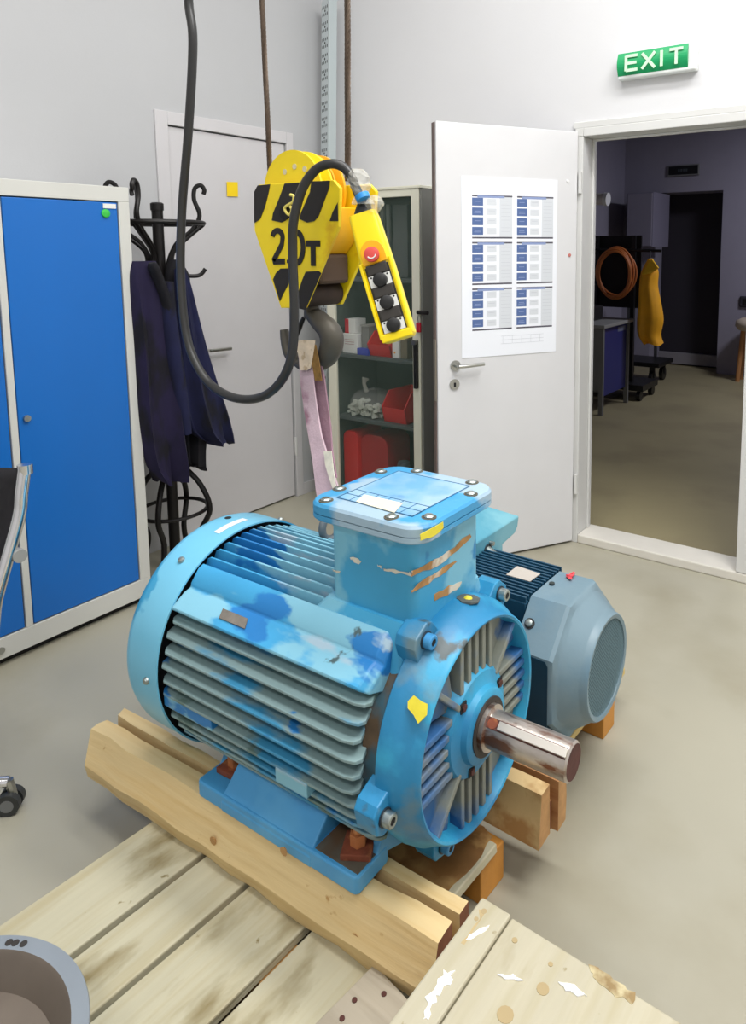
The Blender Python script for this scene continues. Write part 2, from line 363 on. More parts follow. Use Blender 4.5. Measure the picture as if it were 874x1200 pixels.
# poster on the leaf (prints are flat)
x0, z1_ = dl(538.5, 207); x1, _ = dl(652, 210); _, zb = dl(545, 419)
px1, pz1 = dl(652, 209); px0, pz0 = dl(543, 419)
PX0, PX1 = dl(652, 300)[0], dl(540.5, 300)[0]; PZ1 = dl(560, 207)[1]; PZ0 = dl(600, 415.5)[1]
post = empty('poster', leaf.matrix_basis @ Vector(((PX0 + PX1) / 2, 0.0, PZ0)), 'large white poster with six blue and grey tables taped on the open door', 'poster', rz=leaf.rotation_euler.z)
hw = (PX1 - PX0) / 2; hh = PZ1 - PZ0
obj('sheet', MB().bb((-hw, 0.001, 0), (hw, 0.0025, hh)), PAPER, post)
pr = MB()
def rect(u0, v0, u1, v1, mi, lift=0.0):        # u from the left edge seen in the photo, v from the top, both 0..1
    pr.m = mi; a = hw - u0 * 2 * hw; c = hw - u1 * 2 * hw
    pr.bb((min(a, c), 0.0025, hh * (1 - v1)), (max(a, c), 0.0029 + lift, hh * (1 - v0)))
for ci, (ua, ub) in enumerate(((0.105, 0.515), (0.565, 0.955))):
    for ri in range(3):
        va = 0.098 + ri * 0.257; vb = va + 0.238; w_ = ub - ua
        rect(ua, va, ub, va + 0.009, 3); rect(ua, vb - 0.009, ub, vb, 3)
        rect(ua + 0.13 * w_, va + 0.003, ua + 0.80 * w_, va + 0.015, 1, 0.0002)
        rect(ua + 0.68 * w_, va + 0.009, ub, vb - 0.009, 2)
        for k in range(4):
            v0 = va + 0.016 + k * 0.053; rect(ua, v0, ua + 0.27 * w_, v0 + 0.043, 0)
            rect(ua + 0.06 * w_, v0 + 0.018, ua + 0.2 * w_, v0 + 0.021, 1, 0.0003)
            if k % 2: rect(ua + 0.05 * w_, v0 + 0.026, ua + 0.22 * w_, v0 + 0.029, 1, 0.0003)
            rect(ua + 0.36 * w_, v0 + 0.004, ua + 0.60 * w_, v0 + 0.039, 2)
            rect(ua + 0.40 * w_, v0 + 0.016, ua + 0.56 * w_, v0 + 0.018, 4, 0.0003)
        for k in range(9):
            rect(ua + 0.72 * w_, va + 0.03 + k * 0.021, ub - 0.04 * w_, va + 0.0315 + k * 0.021, 4, 0.0003)
for k in range(3): rect(0.40, 0.888 + k * 0.022, 0.86, 0.8895 + k * 0.022, 4)
for k in range(5): rect(0.42 + k * 0.1, 0.888, 0.422 + k * 0.1, 0.932, 4)
obj('table_print', pr, [PBLUE, PLB, PGREY, PDK, mat('print_faint', (190, 194, 202), 0.6)], post, kind=None)
for (u, v, c) in ((663, 299, (196, 120, 112)), (661, 212, (235, 235, 235))):
    x, z = dl(u, v); o = obj('door_dot', MB().cyl((0, 0, 0), (0, 0.003, 0), 0.008, n=14), mat('dot_%d' % u, c, 0.5))
    o.matrix_world = leaf.matrix_basis @ Matrix.Translation((x - 0.02, 0.0, z)); props(o, 'small reddish round dot beside the poster on the open door' if u == 663 else 'tiny white round dot above right of the poster on the open door', 'magnet')

# exit sign
A, B_ = ony(727, 66, YD), ony(821, 51.5, YD); C_ = ony(727.5, 94, YD)
ex = empty('exit_sign', ((A.x + B_.x) / 2, YD, C_.z), 'green and white EXIT sign on the white wall above the doorway', 'exit sign')
W2 = (B_.x - A.x) / 2; HH = (A.z - C_.z)
W2 *= 0.97
obj('housing', MB().bb((-W2, -0.045, -0.008), (W2, 0, HH)), mat('sign_housing', (226, 230, 228), 0.35), ex, bevel=0.006)
b = MB(); n = 10
prof = [(-0.046 - 0.016 * math.sin(PI * k / n), HH * 0.06 + HH * 0.92 * k / n) for k in range(n + 1)]
b.prism([(-W2 + 0.002, y, z) for y, z in prof] , (2 * W2 - 0.035, 0, 0)); obj('green_face', b, GREENS, ex)
def ribbon(mb, pts, wd, y, th=0.002, plane='xz'):
    """flat stroke: polyline in x-z at depth y"""
    P = [Vector((p[0], 0, p[1])) for p in pts]
    L_, R_ = [], []
    for i, p in enumerate(P):
        t = (P[min(i + 1, len(P) - 1)] - P[max(i - 1, 0)]).normalized(); nrm = Vector((-t.z, 0, t.x)) * wd / 2
        L_.append(p + nrm); R_.append(p - nrm)
    for i in range(len(P) - 1):
        q = [L_[i], L_[i + 1], R_[i + 1], R_[i]]
        mb.prism([(v.x, y, v.z) for v in q], (0, -th, 0))
lh = HH * 0.62; z0 = HH * 0.2; lw = 0.012 * W2 / 0.19 * 1.15; yy = -0.0615
def letter(paths, name):
    b = MB()
    for q_, p in enumerate(paths): ribbon(b, [(a, z0 + c * lh) for a, c in p], lw, yy + q_ * 0.0003, 0.003)
    obj('letter_' + name, b, GLETT, ex)
e0 = -W2 * 0.74; ew = W2 * 0.30
letter([[(e0, 0), (e0, 1)], [(e0, 0.96), (e0 + ew, 0.96)], [(e0, 0.5), (e0 + ew * 0.92, 0.5)], [(e0, 0.04), (e0 + ew, 0.04)]], 'e')
x0_ = -W2 * 0.32; letter([[(x0_, 0), (x0_ + ew * 1.1, 1)], [(x0_, 1), (x0_ + ew * 1.1, 0)]], 'x')
i0 = W2 * 0.18; letter([[(i0, 0), (i0, 1)]], 'i')
t0 = W2 * 0.38; letter([[(t0, 0.95), (t0 + ew * 1.1, 0.95)], [(t0 + ew * 0.55, 0), (t0 + ew * 0.55, 1)]], 't')

# ================================================================ HALL beyond the doorway
HY = 8.6
struct('hall_floor', MB().bb((-4.2, YD + 0.14, -0.1), (3.2, 10.2, 0)), mat('hall_floor_epoxy', (158, 148, 114), 0.5, var=0.07, vscale=1.3, patches=(((136, 126, 98), 1.6, 0.5, 0.25),)))
OX0, OX1 = -2.93, -2.10
b = MB(); b.bb((-4.2, HY, 0), (OX0, HY + 0.4, HT)); b.bb((OX1, HY, 0), (3.2, HY + 0.4, HT)); b.bb((OX0, HY, 2.16), (OX1, HY + 0.4, HT))
struct('hall_wall_back', b, HWALL)
struct('hall_wall_left', MB().bb((-3.45, YD + 0.14, 0), (-3.3, HY, HT)), HWALL)
struct('hall_wall_right', MB().bb((0.6, YD + 0.14, 0), (0.7, HY, HT)), HWALL)
struct('hall_ceiling', MB().bb((-4.2, YD + 0.14, HT), (3.2, 10.2, HT + 0.1)), HDARK)
struct('door_3', MB().bb((OX0 - 0.2, HY + 0.42, 0.0), (OX1 + 0.2, HY + 0.5, 2.3)), mat('dark_door', (50, 46, 54), 0.7))
struct('lit_floor_band', MB().bb((OX0, HY + 0.36, 0.02), (OX1, HY + 0.42, 0.16)), mat('plinth_grey', (150, 146, 150), 0.7))  # pale strip stands for the lit floor beyond; the light is in its colour
# panel sign above the dark opening
a, c = ony(783, 192, HY - 0.01), ony(819.5, 205, HY - 0.01)
e = empty('wall_sign', ((a.x + c.x) / 2, HY, c.z), 'small black sign with a light rim above the dark opening in the hall', 'sign')
hwid = (c.x - a.x) / 2; hgt = 0.13
obj('rim', MB().bb((-hwid, -0.03, 0), (hwid, 0, hgt)), mat('sign_rim', (120, 120, 120), 0.5), e, bevel=0.006)
obj('face', MB().bb((-hwid + 0.015, -0.034, 0.015), (hwid - 0.015, -0.029, hgt - 0.015)), mat('sign_black', (14, 16, 18), 0.4), e)
b = MB()
for k in range(4): b.bb((-0.06 + k * 0.03, -0.0355, 0.05), (-0.04 + k * 0.03, -0.034, 0.08))
obj('faint_lettering', b, mat('sign_text', (66, 74, 78), 0.6), e)
# duct
e = empty('ventilation_pipe', (-2.9, 6.0, 1.93), 'pale horizontal pipe end sticking out at the upper left of the hall', 'pipe'); fr = Frame(e)
pa, pb = ony(683, 233, 6.0), ony(712, 233.5, 6.0)
fr.part('pipe_body', MB().cyl(pa + (pa - pb).normalized() * 0.62, pb, 0.052, n=24), mat('pipe_white', (214, 208, 204), 0.5), smooth=True)
fr.part('pipe_ring', MB().cyl(pb - (pb - pa).normalized() * 0.03, pb + (pb - pa).normalized() * 0.005, 0.058, n=24), WHITE, smooth=True)
# grey tall panel / wall cabinet by the opening
a, c = ony(734, 226, 8.0), ony(764, 290, 8.0)
e = empty('wall_cabinet', ((a.x + c.x) / 2, 8.3, c.z), 'pale grey hanging cabinet left of the dark opening in the hall', 'cabinet'); fr = Frame(e)
fr.part('body', MB().bb((a.x, 8.02, c.z), (c.x, HY, a.z)), mat('hall_panel', (126, 122, 138), 0.7), bevel=0.01)
fr.part('door', MB().bb((a.x + 0.015, 8.0, c.z + 0.015), (c.x - 0.015, 8.02, a.z - 0.015)), mat('hall_panel_door', (134, 130, 144), 0.7), bevel=0.004)
# coiled hose on a rack post
e = empty('hose_rack', (-2.42, 6.75, 0), 'dark metal rack post with base and arm carrying the coiled hose', 'rack'); fr = Frame(e)
for px_ in (698, 741):
    p = ony(px_, 330, 6.75); fr.part('post', MB().bb((p.x - 0.02, 6.75, 0.1), (p.x + 0.02, 6.79, 1.62)), BLACK)
p0, p1 = ony(690, 292, 6.74), ony(775, 294, 6.74)
fr.part('arm', MB().cyl(p0, p1, 0.014, n=10), BLACK, smooth=True)
fr.part('base', MB().bb((-3.1, 6.6, 0.1), (-2.3, 7.05, 0.16)), BLACK)
for px_ in (-2.95, -2.35):
    for yy_ in (6.65, 7.0): fr.part('wheel', MB().cyl((px_ - 0.02, yy_, 0.05), (px_ + 0.02, yy_, 0.05), 0.05, n=18), BLACK, smooth=True)
fr.part('back_sheet', MB().bb((-3.1, 6.8, 0.9), (-2.42, 6.82, 1.62)), mat('rack_dark', (24, 22, 24), 0.8))
cc = ony(721, 319, 6.62); e = empty('hose_coil', cc - Vector((0, 0, 0.3)), 'orange coiled hose hanging on the dark rack in the hall', 'hose'); fr = Frame(e)
for k in range(6):
    rx, rz = 0.175 + random.uniform(-0.02, 0.02), 0.235 + random.uniform(-0.02, 0.02); ox, oz = random.uniform(-0.012, 0.012), random.uniform(-0.02, 0.012)
    pts = [(cc.x + ox + rx * math.cos(t), cc.y - 0.05 + k * 0.017, cc.z + oz + rz * math.sin(t)) for t in [2 * PI * i / 40 for i in range(41)]]
    fr.part('hose_turn', MB().tube(pts, 0.0095, 8), ORANGE, smooth=True)
# cloth figures built from stacked sections
def garment(name, rows, depth, mats, label, cat='jacket', fold=0.018, group=None, plane='x', pv=0.0, seed=0, arms=None, n=36):
    """rows: (v, u_left, u_right) outline measured on a vertical plane; depth: thickness"""
    f_ = (lambda u, v: onx(u, v, pv)) if plane == 'x' else (lambda u, v: ony(u, v, pv))
    rnd = random.Random(seed); ph = [rnd.uniform(0, 6) for _ in range(4)]
    sec = []
    for k, (v, ul, ur) in enumerate(rows): sec.append((f_(ul, v), f_(ur, v)))
    # resample
    A_ = smooth_path([s[0] for s in sec], 4); B2 = smooth_path([s[1] for s in sec], 4); rings = []
    base = (A_[-1] + B2[-1]) / 2
    for j, (a_, b2) in enumerate(zip(A_, B2)):
        c_ = (a_ + b2) / 2; hw_ = (b2 - a_) / 2; l_ = hw_.length; ax = hw_.normalized(); nn = ax.cross(Vector((0, 0, 1))).normalized()
        tt = j / (len(A_) - 1); dpt = depth * (0.35 + 0.65 * math.sin(min(1, tt * 2.2 + 0.1) * PI / 2)); ring = []
        for i in range(n):
            t = 2 * PI * i / n
            ca, sa = math.cos(t), math.sin(t); ca = math.copysign(abs(ca) ** 0.8, ca)
            rip = fold * tt * (math.sin(5 * t + ph[0] + tt * 1.5) + 0.6 * math.sin(9 * t + ph[1] - tt * 2))
            zz = 0.012 * math.sin(3 * t + ph[2]) * (1 if j == len(A_) - 1 else 0)
            ring.append(c_ + ax * (l_ * ca) + nn * ((dpt / 2) * sa + rip * abs(sa)) + Vector((0, 0, zz)))
        rings.append(ring)
    e = empty(name, Vector((base.x, base.y, base.z)), label, cat, group=group); fr_ = Frame(e)
    fr_.part('cloth', MB().loft(rings), mats, smooth=60)
    return e, fr_
e, fr_ = garment('raincoat', [(303, 760, 764), (318, 752, 771), (335, 750, 770), (355, 749, 774), (375, 747, 777), (392, 748, 774), (403, 755, 777)], 0.2, RAIN,
                 'bright yellow raincoat hanging on the dark rack in the hall', 'raincoat', plane='y', pv=6.55, seed=3)
pts = [ony(763, 303, 6.5), ony(752, 322, 6.46), ony(762, 321, 6.44), ony(771, 314, 6.47)]
fr_.part('collar', MB().prism([p for p in pts], (0, 0.03, 0)), mat('raincoat_collar', (252, 196, 30), 0.6))
fr_.part('hanger_loop', MB().cyl(ony(762, 295, 6.62), ony(762, 304, 6.55), 0.008, n=8), BLACK)
# workbench with blue door
e = empty('workbench', (-2.75, 6.15, 0), 'grey workbench with a blue cupboard door at the left of the hall', 'workbench'); fr = Frame(e)
fr.part('worktop', MB().bb((-3.12, 5.82, 0.79), (-2.39, 6.55, 0.82)), mat('bench_top', (150, 150, 146), 0.5), bevel=0.004)
fr.part('side_panel', MB().bb((-3.1, 5.86, 0.22), (-2.44, 5.885, 0.79)), BENCHG)
fr.part('cupboard', MB().bb((-3.1, 5.89, 0.2), (-2.45, 6.5, 0.785)), BENCHG)
fr.part('blue_door', MB().bb((-2.45, 5.93, 0.16), (-2.432, 6.47, 0.785)), BENCHB, bevel=0.003)
fr.part('label_plate', MB().bb((-2.432, 6.25, 0.72), (-2.430, 6.44, 0.765)), mat('bench_label', (110, 116, 140), 0.5))
for lx, ly in ((-2.43, 5.87), (-2.43, 6.49), (-3.08, 5.87), (-3.08, 6.49)):
    fr.part('leg', MB().bb((lx - 0.02, ly - 0.015, 0), (lx + 0.02, ly + 0.015, 0.79)), BENCHG)
e = empty('tool_box', (-2.72, 6.15, 0.82), 'low black tool box lying on the workbench in the hall', 'tool box')
obj('box_body', MB().bb((-0.28, -0.2, 0), (0.1, 0.2, 0.14)), BLACK, e, bevel=0.015); obj('box_handle', MB().tube([(-0.17, 0, 0.14), (-0.17, 0, 0.17), (-0.03, 0, 0.17), (-0.03, 0, 0.14)], 0.01), BLACK, e)
# cart
e = empty('cart', (-2.7, 7.6, 0), 'low dark cart on castors standing in front of the dark opening', 'cart'); fr = Frame(e)
fr.part('platform', MB().bb((-2.98, 7.45, 0.2), (-2.42, 7.95, 0.25)), BLACK, bevel=0.01)
for cx_, cy_ in ((-2.52, 7.52), (-2.52, 7.88), (-2.9, 7.52), (-2.9, 7.88)):
    w_ = fr.part('castor_wheel', MB().cyl((cx_ - 0.02, cy_, 0.075), (cx_ + 0.02, cy_, 0.075), 0.075, n=20), BLACK, smooth=True)
    fr.part('castor_fork', MB().bb((cx_ - 0.03, cy_ - 0.012, 0.075), (cx_ + 0.03, cy_ + 0.012, 0.2)), mat('fork_grey', (60, 60, 62), 0.5, 0.5))
for cx_ in (-2.95, -2.62): fr.part('upright', MB().bb((cx_ - 0.015, 7.9, 0.25), (cx_ + 0.015, 7.93, 1.0)), mat('cart_post', (70, 70, 72), 0.6))
# stool at the hall's right
e = empty('stool', (-1.62, 8.3, 0), 'wooden legged stool with a beige padded seat at the right edge of the hall', 'stool'); fr = Frame(e)
sx = ony(857, 380, 8.15); zt = ony(860, 372, 8.3).z
fr.part('seat_pad', MB().lathe([(zt - 0.13, 0.0), (zt - 0.13, 0.2), (zt - 0.09, 0.235), (zt - 0.03, 0.23), (zt, 0.17), (zt, 0.0)], (-1.60, 8.3, 0), n=32), SEATM, smooth=60)
for ang in (30, 150, 210, 330):
    ca, sa = math.cos(math.radians(ang)), math.sin(math.radians(ang))
    fr.part('leg', MB().cyl((-1.60 + 0.16 * ca, 8.3 + 0.13 * sa, zt - 0.12), (-1.60 + 0.2 * ca, 8.3 + 0.17 * sa, 0), 0.025, n=12), mat('stool_wood', (188, 132, 80), 0.6), smooth=True)
p = ony(871, 354, HY)
e = empty('wall_socket', (p.x + 0.06, HY, p.z - 0.06), 'dark rounded wall socket right of the dark opening in the hall', 'socket')
obj('cover', MB().bb((-0.1, -0.03, 0), (0.1, 0, 0.13)), mat('socket_dark', (46, 44, 52), 0.6), e, bevel=0.02)
obj('socket_insert', MB().bb((-0.06, -0.034, 0.03), (0.06, -0.028, 0.1)), BLACK, e, bevel=0.004)

# ================================================================ BLUE LOCKER (left)
LXF = -2.723
LY1 = 1.659; LY0 = LY1 - 0.956
e = empty('locker', (LXF - 0.2, (LY0 + LY1) / 2, 0), 'tall grey steel locker with blue doors standing against the left wall', 'locker'); fr = Frame(e)
LT = 1.746
b = MB(); xb = LXF - 0.40
xf = LXF - 0.021; b.bb((xb, LY1 - 0.02, 0.045), (xf, LY1, LT - 0.02)); b.bb((xb, LY0, 0.045), (xf, LY0 + 0.02, LT - 0.02)); b.bb((xb, LY0, LT - 0.02), (xf, LY1, LT)); b.bb((xb, LY0 + 0.02, 0.045), (xb + 0.01, LY1 - 0.02, LT - 0.02)); b.bb((xb + 0.01, LY0 + 0.02, 0.045), (xf, LY1 - 0.02, 0.065))
fr.part('carcass', b, LFR, bevel=0.002)
b = MB(); b.bb((LXF - 0.02, LY0, 1.688), (LXF + 0.002, LY1, LT)); b.bb((LXF - 0.02, LY0, 0.03), (LXF + 0.002, LY1, 0.108)); b.bb((LXF - 0.02, LY1 - 0.046, 0.108), (LXF + 0.002, LY1, 1.688))
for yy_ in (LY1 - 0.046 - 0.428, LY1 - 0.046 - 0.428 - 0.452): b.bb((LXF - 0.02, yy_ - 0.024, 0.108), (LXF + 0.002, yy_, 1.688))
b.bb((LXF - 0.02, LY0, 0.108), (LXF + 0.002, LY0 + 0.03, 1.688))
fr.part('front_frame', b, LFR, bevel=0.002)
yt = LY1 - 0.046
for k in range(2):
    ya, yb = yt - 0.428, yt
    d = fr.part('door', MB().bb((LXF - 0.018, ya + 0.004, 0.112), (LXF - 0.001, yb - 0.004, 1.684)), LBL, bevel=0.003)
    zz = onx(36, 489, LXF).z
    lk = MB(); lk.cyl((LXF - 0.001, ya + 0.03, zz), (LXF + 0.012, ya + 0.03, zz), 0.012, n=16); fr.part('lock', lk, STEEL, parent=d, smooth=True)
    if k == 0:
        fr.part('name_plate', MB().bb((LXF - 0.001, yb - 0.062, 1.66), (LXF + 0.002, yb - 0.01, 1.678)), WHITE)
    yt = ya - 0.024
fr.part('skirt', MB().bb((LXF - 0.35, LY0 + 0.02, 0.0), (LXF - 0.03, LY1 - 0.02, 0.045)), GAP)
p = onx(123.5, 250, LXF)
obj('green_magnet', MB().lathe([(0, 0), (0, 0.017), (0.006, 0.016), (0.008, 0.01), (0.008, 0)], p, axis='x', n=24), mat('magnet_green', (58, 190, 70), 0.4), smooth=True, label='round green magnet in the top corner of the blue locker door', cat='magnet')
p = onx(1, 762, LXF); fr.part('foot_plug', MB().cyl((LXF, p.y, p.z), (LXF + 0.008, p.y, p.z), 0.012, n=12), STEEL, smooth=True)

# ================================================================ COAT RACK and jackets
RX, RY = -2.88, 1.885
e = empty('coat_rack', (RX, RY, 0), 'black wrought iron coat rack with curled hooks behind the blue locker', 'coat rack'); fr = Frame(e)
fr.part('post', MB().tube([(RX, RY, 0.05), (RX, RY + 0.0, 1.70)], 0.024, 14), IRON, smooth=True)
fr.part('top_knob', MB().lathe([(1.67, 0.0), (1.67, 0.028), (1.70, 0.028), (1.705, 0.02), (1.705, 0)], (RX, RY, 0), n=20), IRON, smooth=True)
ring = [(RX + 0.19 * math.cos(t), RY + 0.19 * math.sin(t), 1.615) for t in [2 * PI * i / 48 for i in range(49)]]
fr.part('hoop', MB().tube(ring, 0.011, 8), IRON, smooth=True)
for k in range(4):
    a = math.radians((58, 300, 178, 245)[k]); ca, sa = math.cos(a), math.sin(a)
    pts = [(0.02, 1.30), (0.03, 1.42), (0.07, 1.52), (0.14, 1.585), (0.175, 1.65), (0.155, 1.72), (0.16, 1.77), (0.185, 1.785), (0.20, 1.765), (0.195, 1.745)]
    fr.part('hook', MB().tube(smooth_path([(RX + r * ca, RY + r * sa, z) for r, z in pts], 6), 0.010, 8), IRON, smooth=True)
    pts = [(0.02, 1.45), (0.05, 1.40), (0.12, 1.375), (0.175, 1.40), (0.195, 1.44)]
    pts2 = [(0.19, 1.61), (0.12, 1.55), (0.06, 1.49), (0.055, 1.43), (0.10, 1.385), (0.16, 1.38), (0.19, 1.41)]
    fr.part('scroll', MB().tube(smooth_path([(RX + r * math.cos(a), RY + r * math.sin(a), z) for r, z in pts2], 6), 0.009, 8), IRON, smooth=True)
for k in range(4):
    a = math.radians(35 + 90 * k); ca, sa = math.cos(a), math.sin(a)
    pts = [(0.02, 0.62), (0.05, 0.52), (0.13, 0.42), (0.17, 0.30), (0.12, 0.18), (0.15, 0.06), (0.185, 0.012)]
    fr.part('leg_scroll', MB().tube(smooth_path([(RX + r * ca, RY + r * sa, z) for r, z in pts], 6), 0.0125, 8), IRON, smooth=True)
    pts = [(0.24, 0.012), (0.20, 0.12), (0.14, 0.25), (0.09, 0.20)]
ring = [(RX + 0.15 * math.cos(t), RY + 0.15 * math.sin(t), 0.30) for t in [2 * PI * i / 48 for i in range(49)]]
fr.part('lower_hoop', MB().tube(ring, 0.009, 8), IRON, smooth=True)
e, fr_ = garment('jacket', [(306, 155, 182), (322, 152, 188), (350, 153, 196), (400, 157, 203), (450, 160, 210), (500, 164, 214), (545, 172, 219), (564, 186, 213)], 0.11, NAVY,
        'dark purple navy work jacket hanging nearest the blue locker', fold=0.034, group='jackets on the coat rack', plane='x', pv=-2.72, seed=1)
pts = [onx(u, v, -2.655) for u, v in ((178, 308), (192, 345), (199, 372))]
fr_.part('sleeve_fold', MB().tube(smooth_path(pts), [0.02, 0.028] + [0.03] * 13 + [0.028, 0.02], 10, flat=0.6), NAVYK, smooth=60)
e, fr_ = garment('jacket', [(304, 199, 206), (320, 195, 219), (350, 198, 222), (400, 203, 230), (450, 210, 236), (500, 212, 239), (540, 214, 236), (546, 222, 232)], 0.10, NAVYK,
        'black navy jacket hanging in the middle of the coat rack, behind the others', fold=0.034, group='jackets on the coat rack', plane='x', pv=-2.80, seed=2)
e, fr_ = garment('jacket', [(315, 205, 216), (335, 206, 222), (370, 207, 230), (410, 209, 240), (450, 212, 252), (480, 216, 262), (505, 224, 268), (518, 240, 269)], 0.09, NAVY2,
        'blue navy jacket with a flared pointed hem, rightmost on the coat rack', fold=0.034, group='jackets on the coat rack', plane='x', pv=-2.73, seed=5)
pts = [onx(u, v, -2.66) for u, v in ((196, 330), (198, 372), (204, 420), (212, 470), (218, 508))]
fr_.part('sleeve', MB().tube(smooth_path(pts, 5), [0.03 + 0.012 * math.sin(i / 20 * PI) for i in range(21)], 12, flat=0.7), NAVY2, smooth=60)

# ================================================================ CABLE TRAY in the corner
tt, tb = Vector((-3.03, 3.12, 2.93)), onz(383, 581, 0) 
tb = Vector((-3.06, 3.02, 0.0))
tdir = (tt - tb).normalized(); tw = Vector((0.93, -0.36, 0)).normalized(); tn = tw.cross(tdir).normalized()
if tn.y > 0: tn = -tn
e = empty('cable_tray', tb, 'tall perforated pale metal cable tray leaning upright in the room corner', 'cable tray'); fr = Frame(e)
TW = 0.095; TL = (tt - tb).length
def T(a, l, d=0): return tb + tw * a + tdir * l + tn * d
b = MB(); b.add([T(-TW / 2, 0), T(TW / 2, 0), T(TW / 2, TL), T(-TW / 2, TL), T(-TW / 2, 0, -0.003), T(TW / 2, 0, -0.003), T(TW / 2, TL, -0.003), T(-TW / 2, TL, -0.003)], [(0, 1, 2, 3), (7, 6, 5, 4), (0, 4, 5, 1), (1, 5, 6, 2), (2, 6, 7, 3), (3, 7, 4, 0)])
fr.part('face_sheet', b, TRAYM)
for sgn, nm in ((1, 'flange'), (-1, 'flange')):
    b = MB(); a_ = sgn * TW / 2
    b.prism([T(a_, 0, 0), T(a_, TL, 0), T(a_, TL, -0.05), T(a_, 0, -0.05)], tw * (0.003 * sgn)); fr.part(nm, b, TRAYS)
b = MB(); l = 0.05
while l < TL - 0.05:
    for ca_ in (-0.032, -0.011, 0.011, 0.032):
        for off in (0.0, 0.04):
            c0 = T(ca_, l + off, 0.0006); b.prism([c0 - tw * 0.0035, c0 + tw * 0.0035, c0 + tw * 0.0035 + tdir * 0.016, c0 - tw * 0.0035 + tdir * 0.016], tn * 0.0006)
    c0 = T(0, l + 0.028, 0.0006)
    b.prism([c0 + tw * (0.0075 * math.cos(t)) + tdir * (0.0075 * math.sin(t)) for t in [PI / 4 * i for i in range(8)]], tn * 0.0006)
    l += 0.09
fr.part('perforation', b, mat('perforation_dark', (60, 66, 66), 0.8), kind='stuff')
fr.part('joint_clip', MB().prism([T(-TW / 2 - 0.002, 1.9, 0.003), T(TW / 2 + 0.004, 1.9, 0.003), T(TW / 2 + 0.004, 1.91, 0.003), T(-TW / 2 - 0.002, 1.91, 0.003)], tn * 0.002), WHITE)

# ================================================================ TALL CABINET
CX0, CX1, CYF, CT = -2.765, -2.113, 2.80, 1.803
e = empty('cabinet', ((CX0 + CX1) / 2, 2.98, 0), 'tall cream metal cabinet with a glass door, left of the open white door', 'cabinet'); fr = Frame(e)
yb = 3.2
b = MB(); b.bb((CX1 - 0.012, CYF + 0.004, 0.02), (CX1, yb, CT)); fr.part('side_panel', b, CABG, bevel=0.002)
b = MB(); b.bb((CX0, CYF + 0.004, 0.02), (CX0 + 0.012, yb, CT)); fr.part('side_panel', b, CABW, bevel=0.002)
fr.part('top_panel', MB().bb((CX0, CYF - 0.004, CT - 0.01), (CX1 + 0.003, yb, CT + 0.004)), CABW, bevel=0.002)
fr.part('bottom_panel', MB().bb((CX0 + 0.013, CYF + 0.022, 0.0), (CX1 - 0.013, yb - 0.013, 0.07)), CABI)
fr.part('shade_liner', MB().bb((CX0 + 0.0125, CYF + 0.021, 0.07), (CX0 + 0.016, yb - 0.013, CT - 0.012)), CABI)  # thin sheets added to carry the dark tone of the shaded interior
fr.part('shade_liner', MB().bb((CX1 - 0.016, CYF + 0.021, 0.07), (CX1 - 0.0125, yb - 0.013, CT - 0.012)), CABI)
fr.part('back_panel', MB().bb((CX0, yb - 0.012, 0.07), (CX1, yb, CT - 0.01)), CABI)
b = MB(); b.bb((CX0, CYF, 0), (CX0 + 0.055, CYF + 0.02, CT - 0.01)); b.bb((CX1 - 0.062, CYF, 0), (CX1 - 0.014, CYF + 0.02, CT - 0.01))
b.bb((CX0 + 0.055, CYF, ony(440, 232, CYF).z), (CX1 - 0.062, CYF + 0.02, CT - 0.01)); b.bb((CX0 + 0.055, CYF, 0.07), (CX1 - 0.062, CYF + 0.02, 0.13))
dr = fr.part('door_frame', b, CABW, bevel=0.002)
fr.part('glass_pane', MB().bb((CX0 + 0.05, CYF + 0.009, 0.12), (CX1 - 0.06, CYF + 0.012, CT - 0.03)), GLASS)
shz = [ony(440, 326, 2.85).z, ony(440, 418, 2.85).z, ony(440, 493, 2.85).z, 0.072]
for z in shz[:3]: fr.part('shelf', MB().bb((CX0 + 0.013, CYF + 0.04, z - 0.02), (CX1 - 0.013, yb - 0.013, z)), mat('shelf_metal', (78, 84, 84), 0.5), bevel=0.002)
pz = ony(487, 392, CYF).z
b = MB(); b.bb((CX1 - 0.047, CYF - 0.02, ony(487, 455, CYF).z), (CX1 - 0.023, CYF, ony(487, 398, CYF).z)); fr.part('handle', b, BLACK, bevel=0.006)
p = ony(486.5, 401, CYF - 0.02); fr.part('lock_knob', MB().cyl(p, p + Vector((0, -0.02, 0)), 0.013, n=16), STEEL, smooth=True)
p = ony(494, 366, CYF); fr.part('padlock_bar', MB().cyl((CX1 - 0.02, CYF - 0.012, p.z), (CX1 + 0.045, CYF - 0.012, p.z), 0.010, n=12), IRON, smooth=True)
kf = empty('padlock_tag', (CX1 - 0.012, CYF - 0.014, p.z - 0.1), 'small red key tag hanging from the cabinet lock', 'key tag')
obj('tag', MB().bb((-0.014, -0.006, 0.0), (0.014, 0.006, 0.05)), mat('tag_red', (186, 32, 52), 0.4), kf, bevel=0.005)
obj('wire_loop', MB().tube([(0, 0, 0.05), (-0.006, 0, 0.07), (0, 0, 0.088)], 0.0025, 6), STEEL, kf)
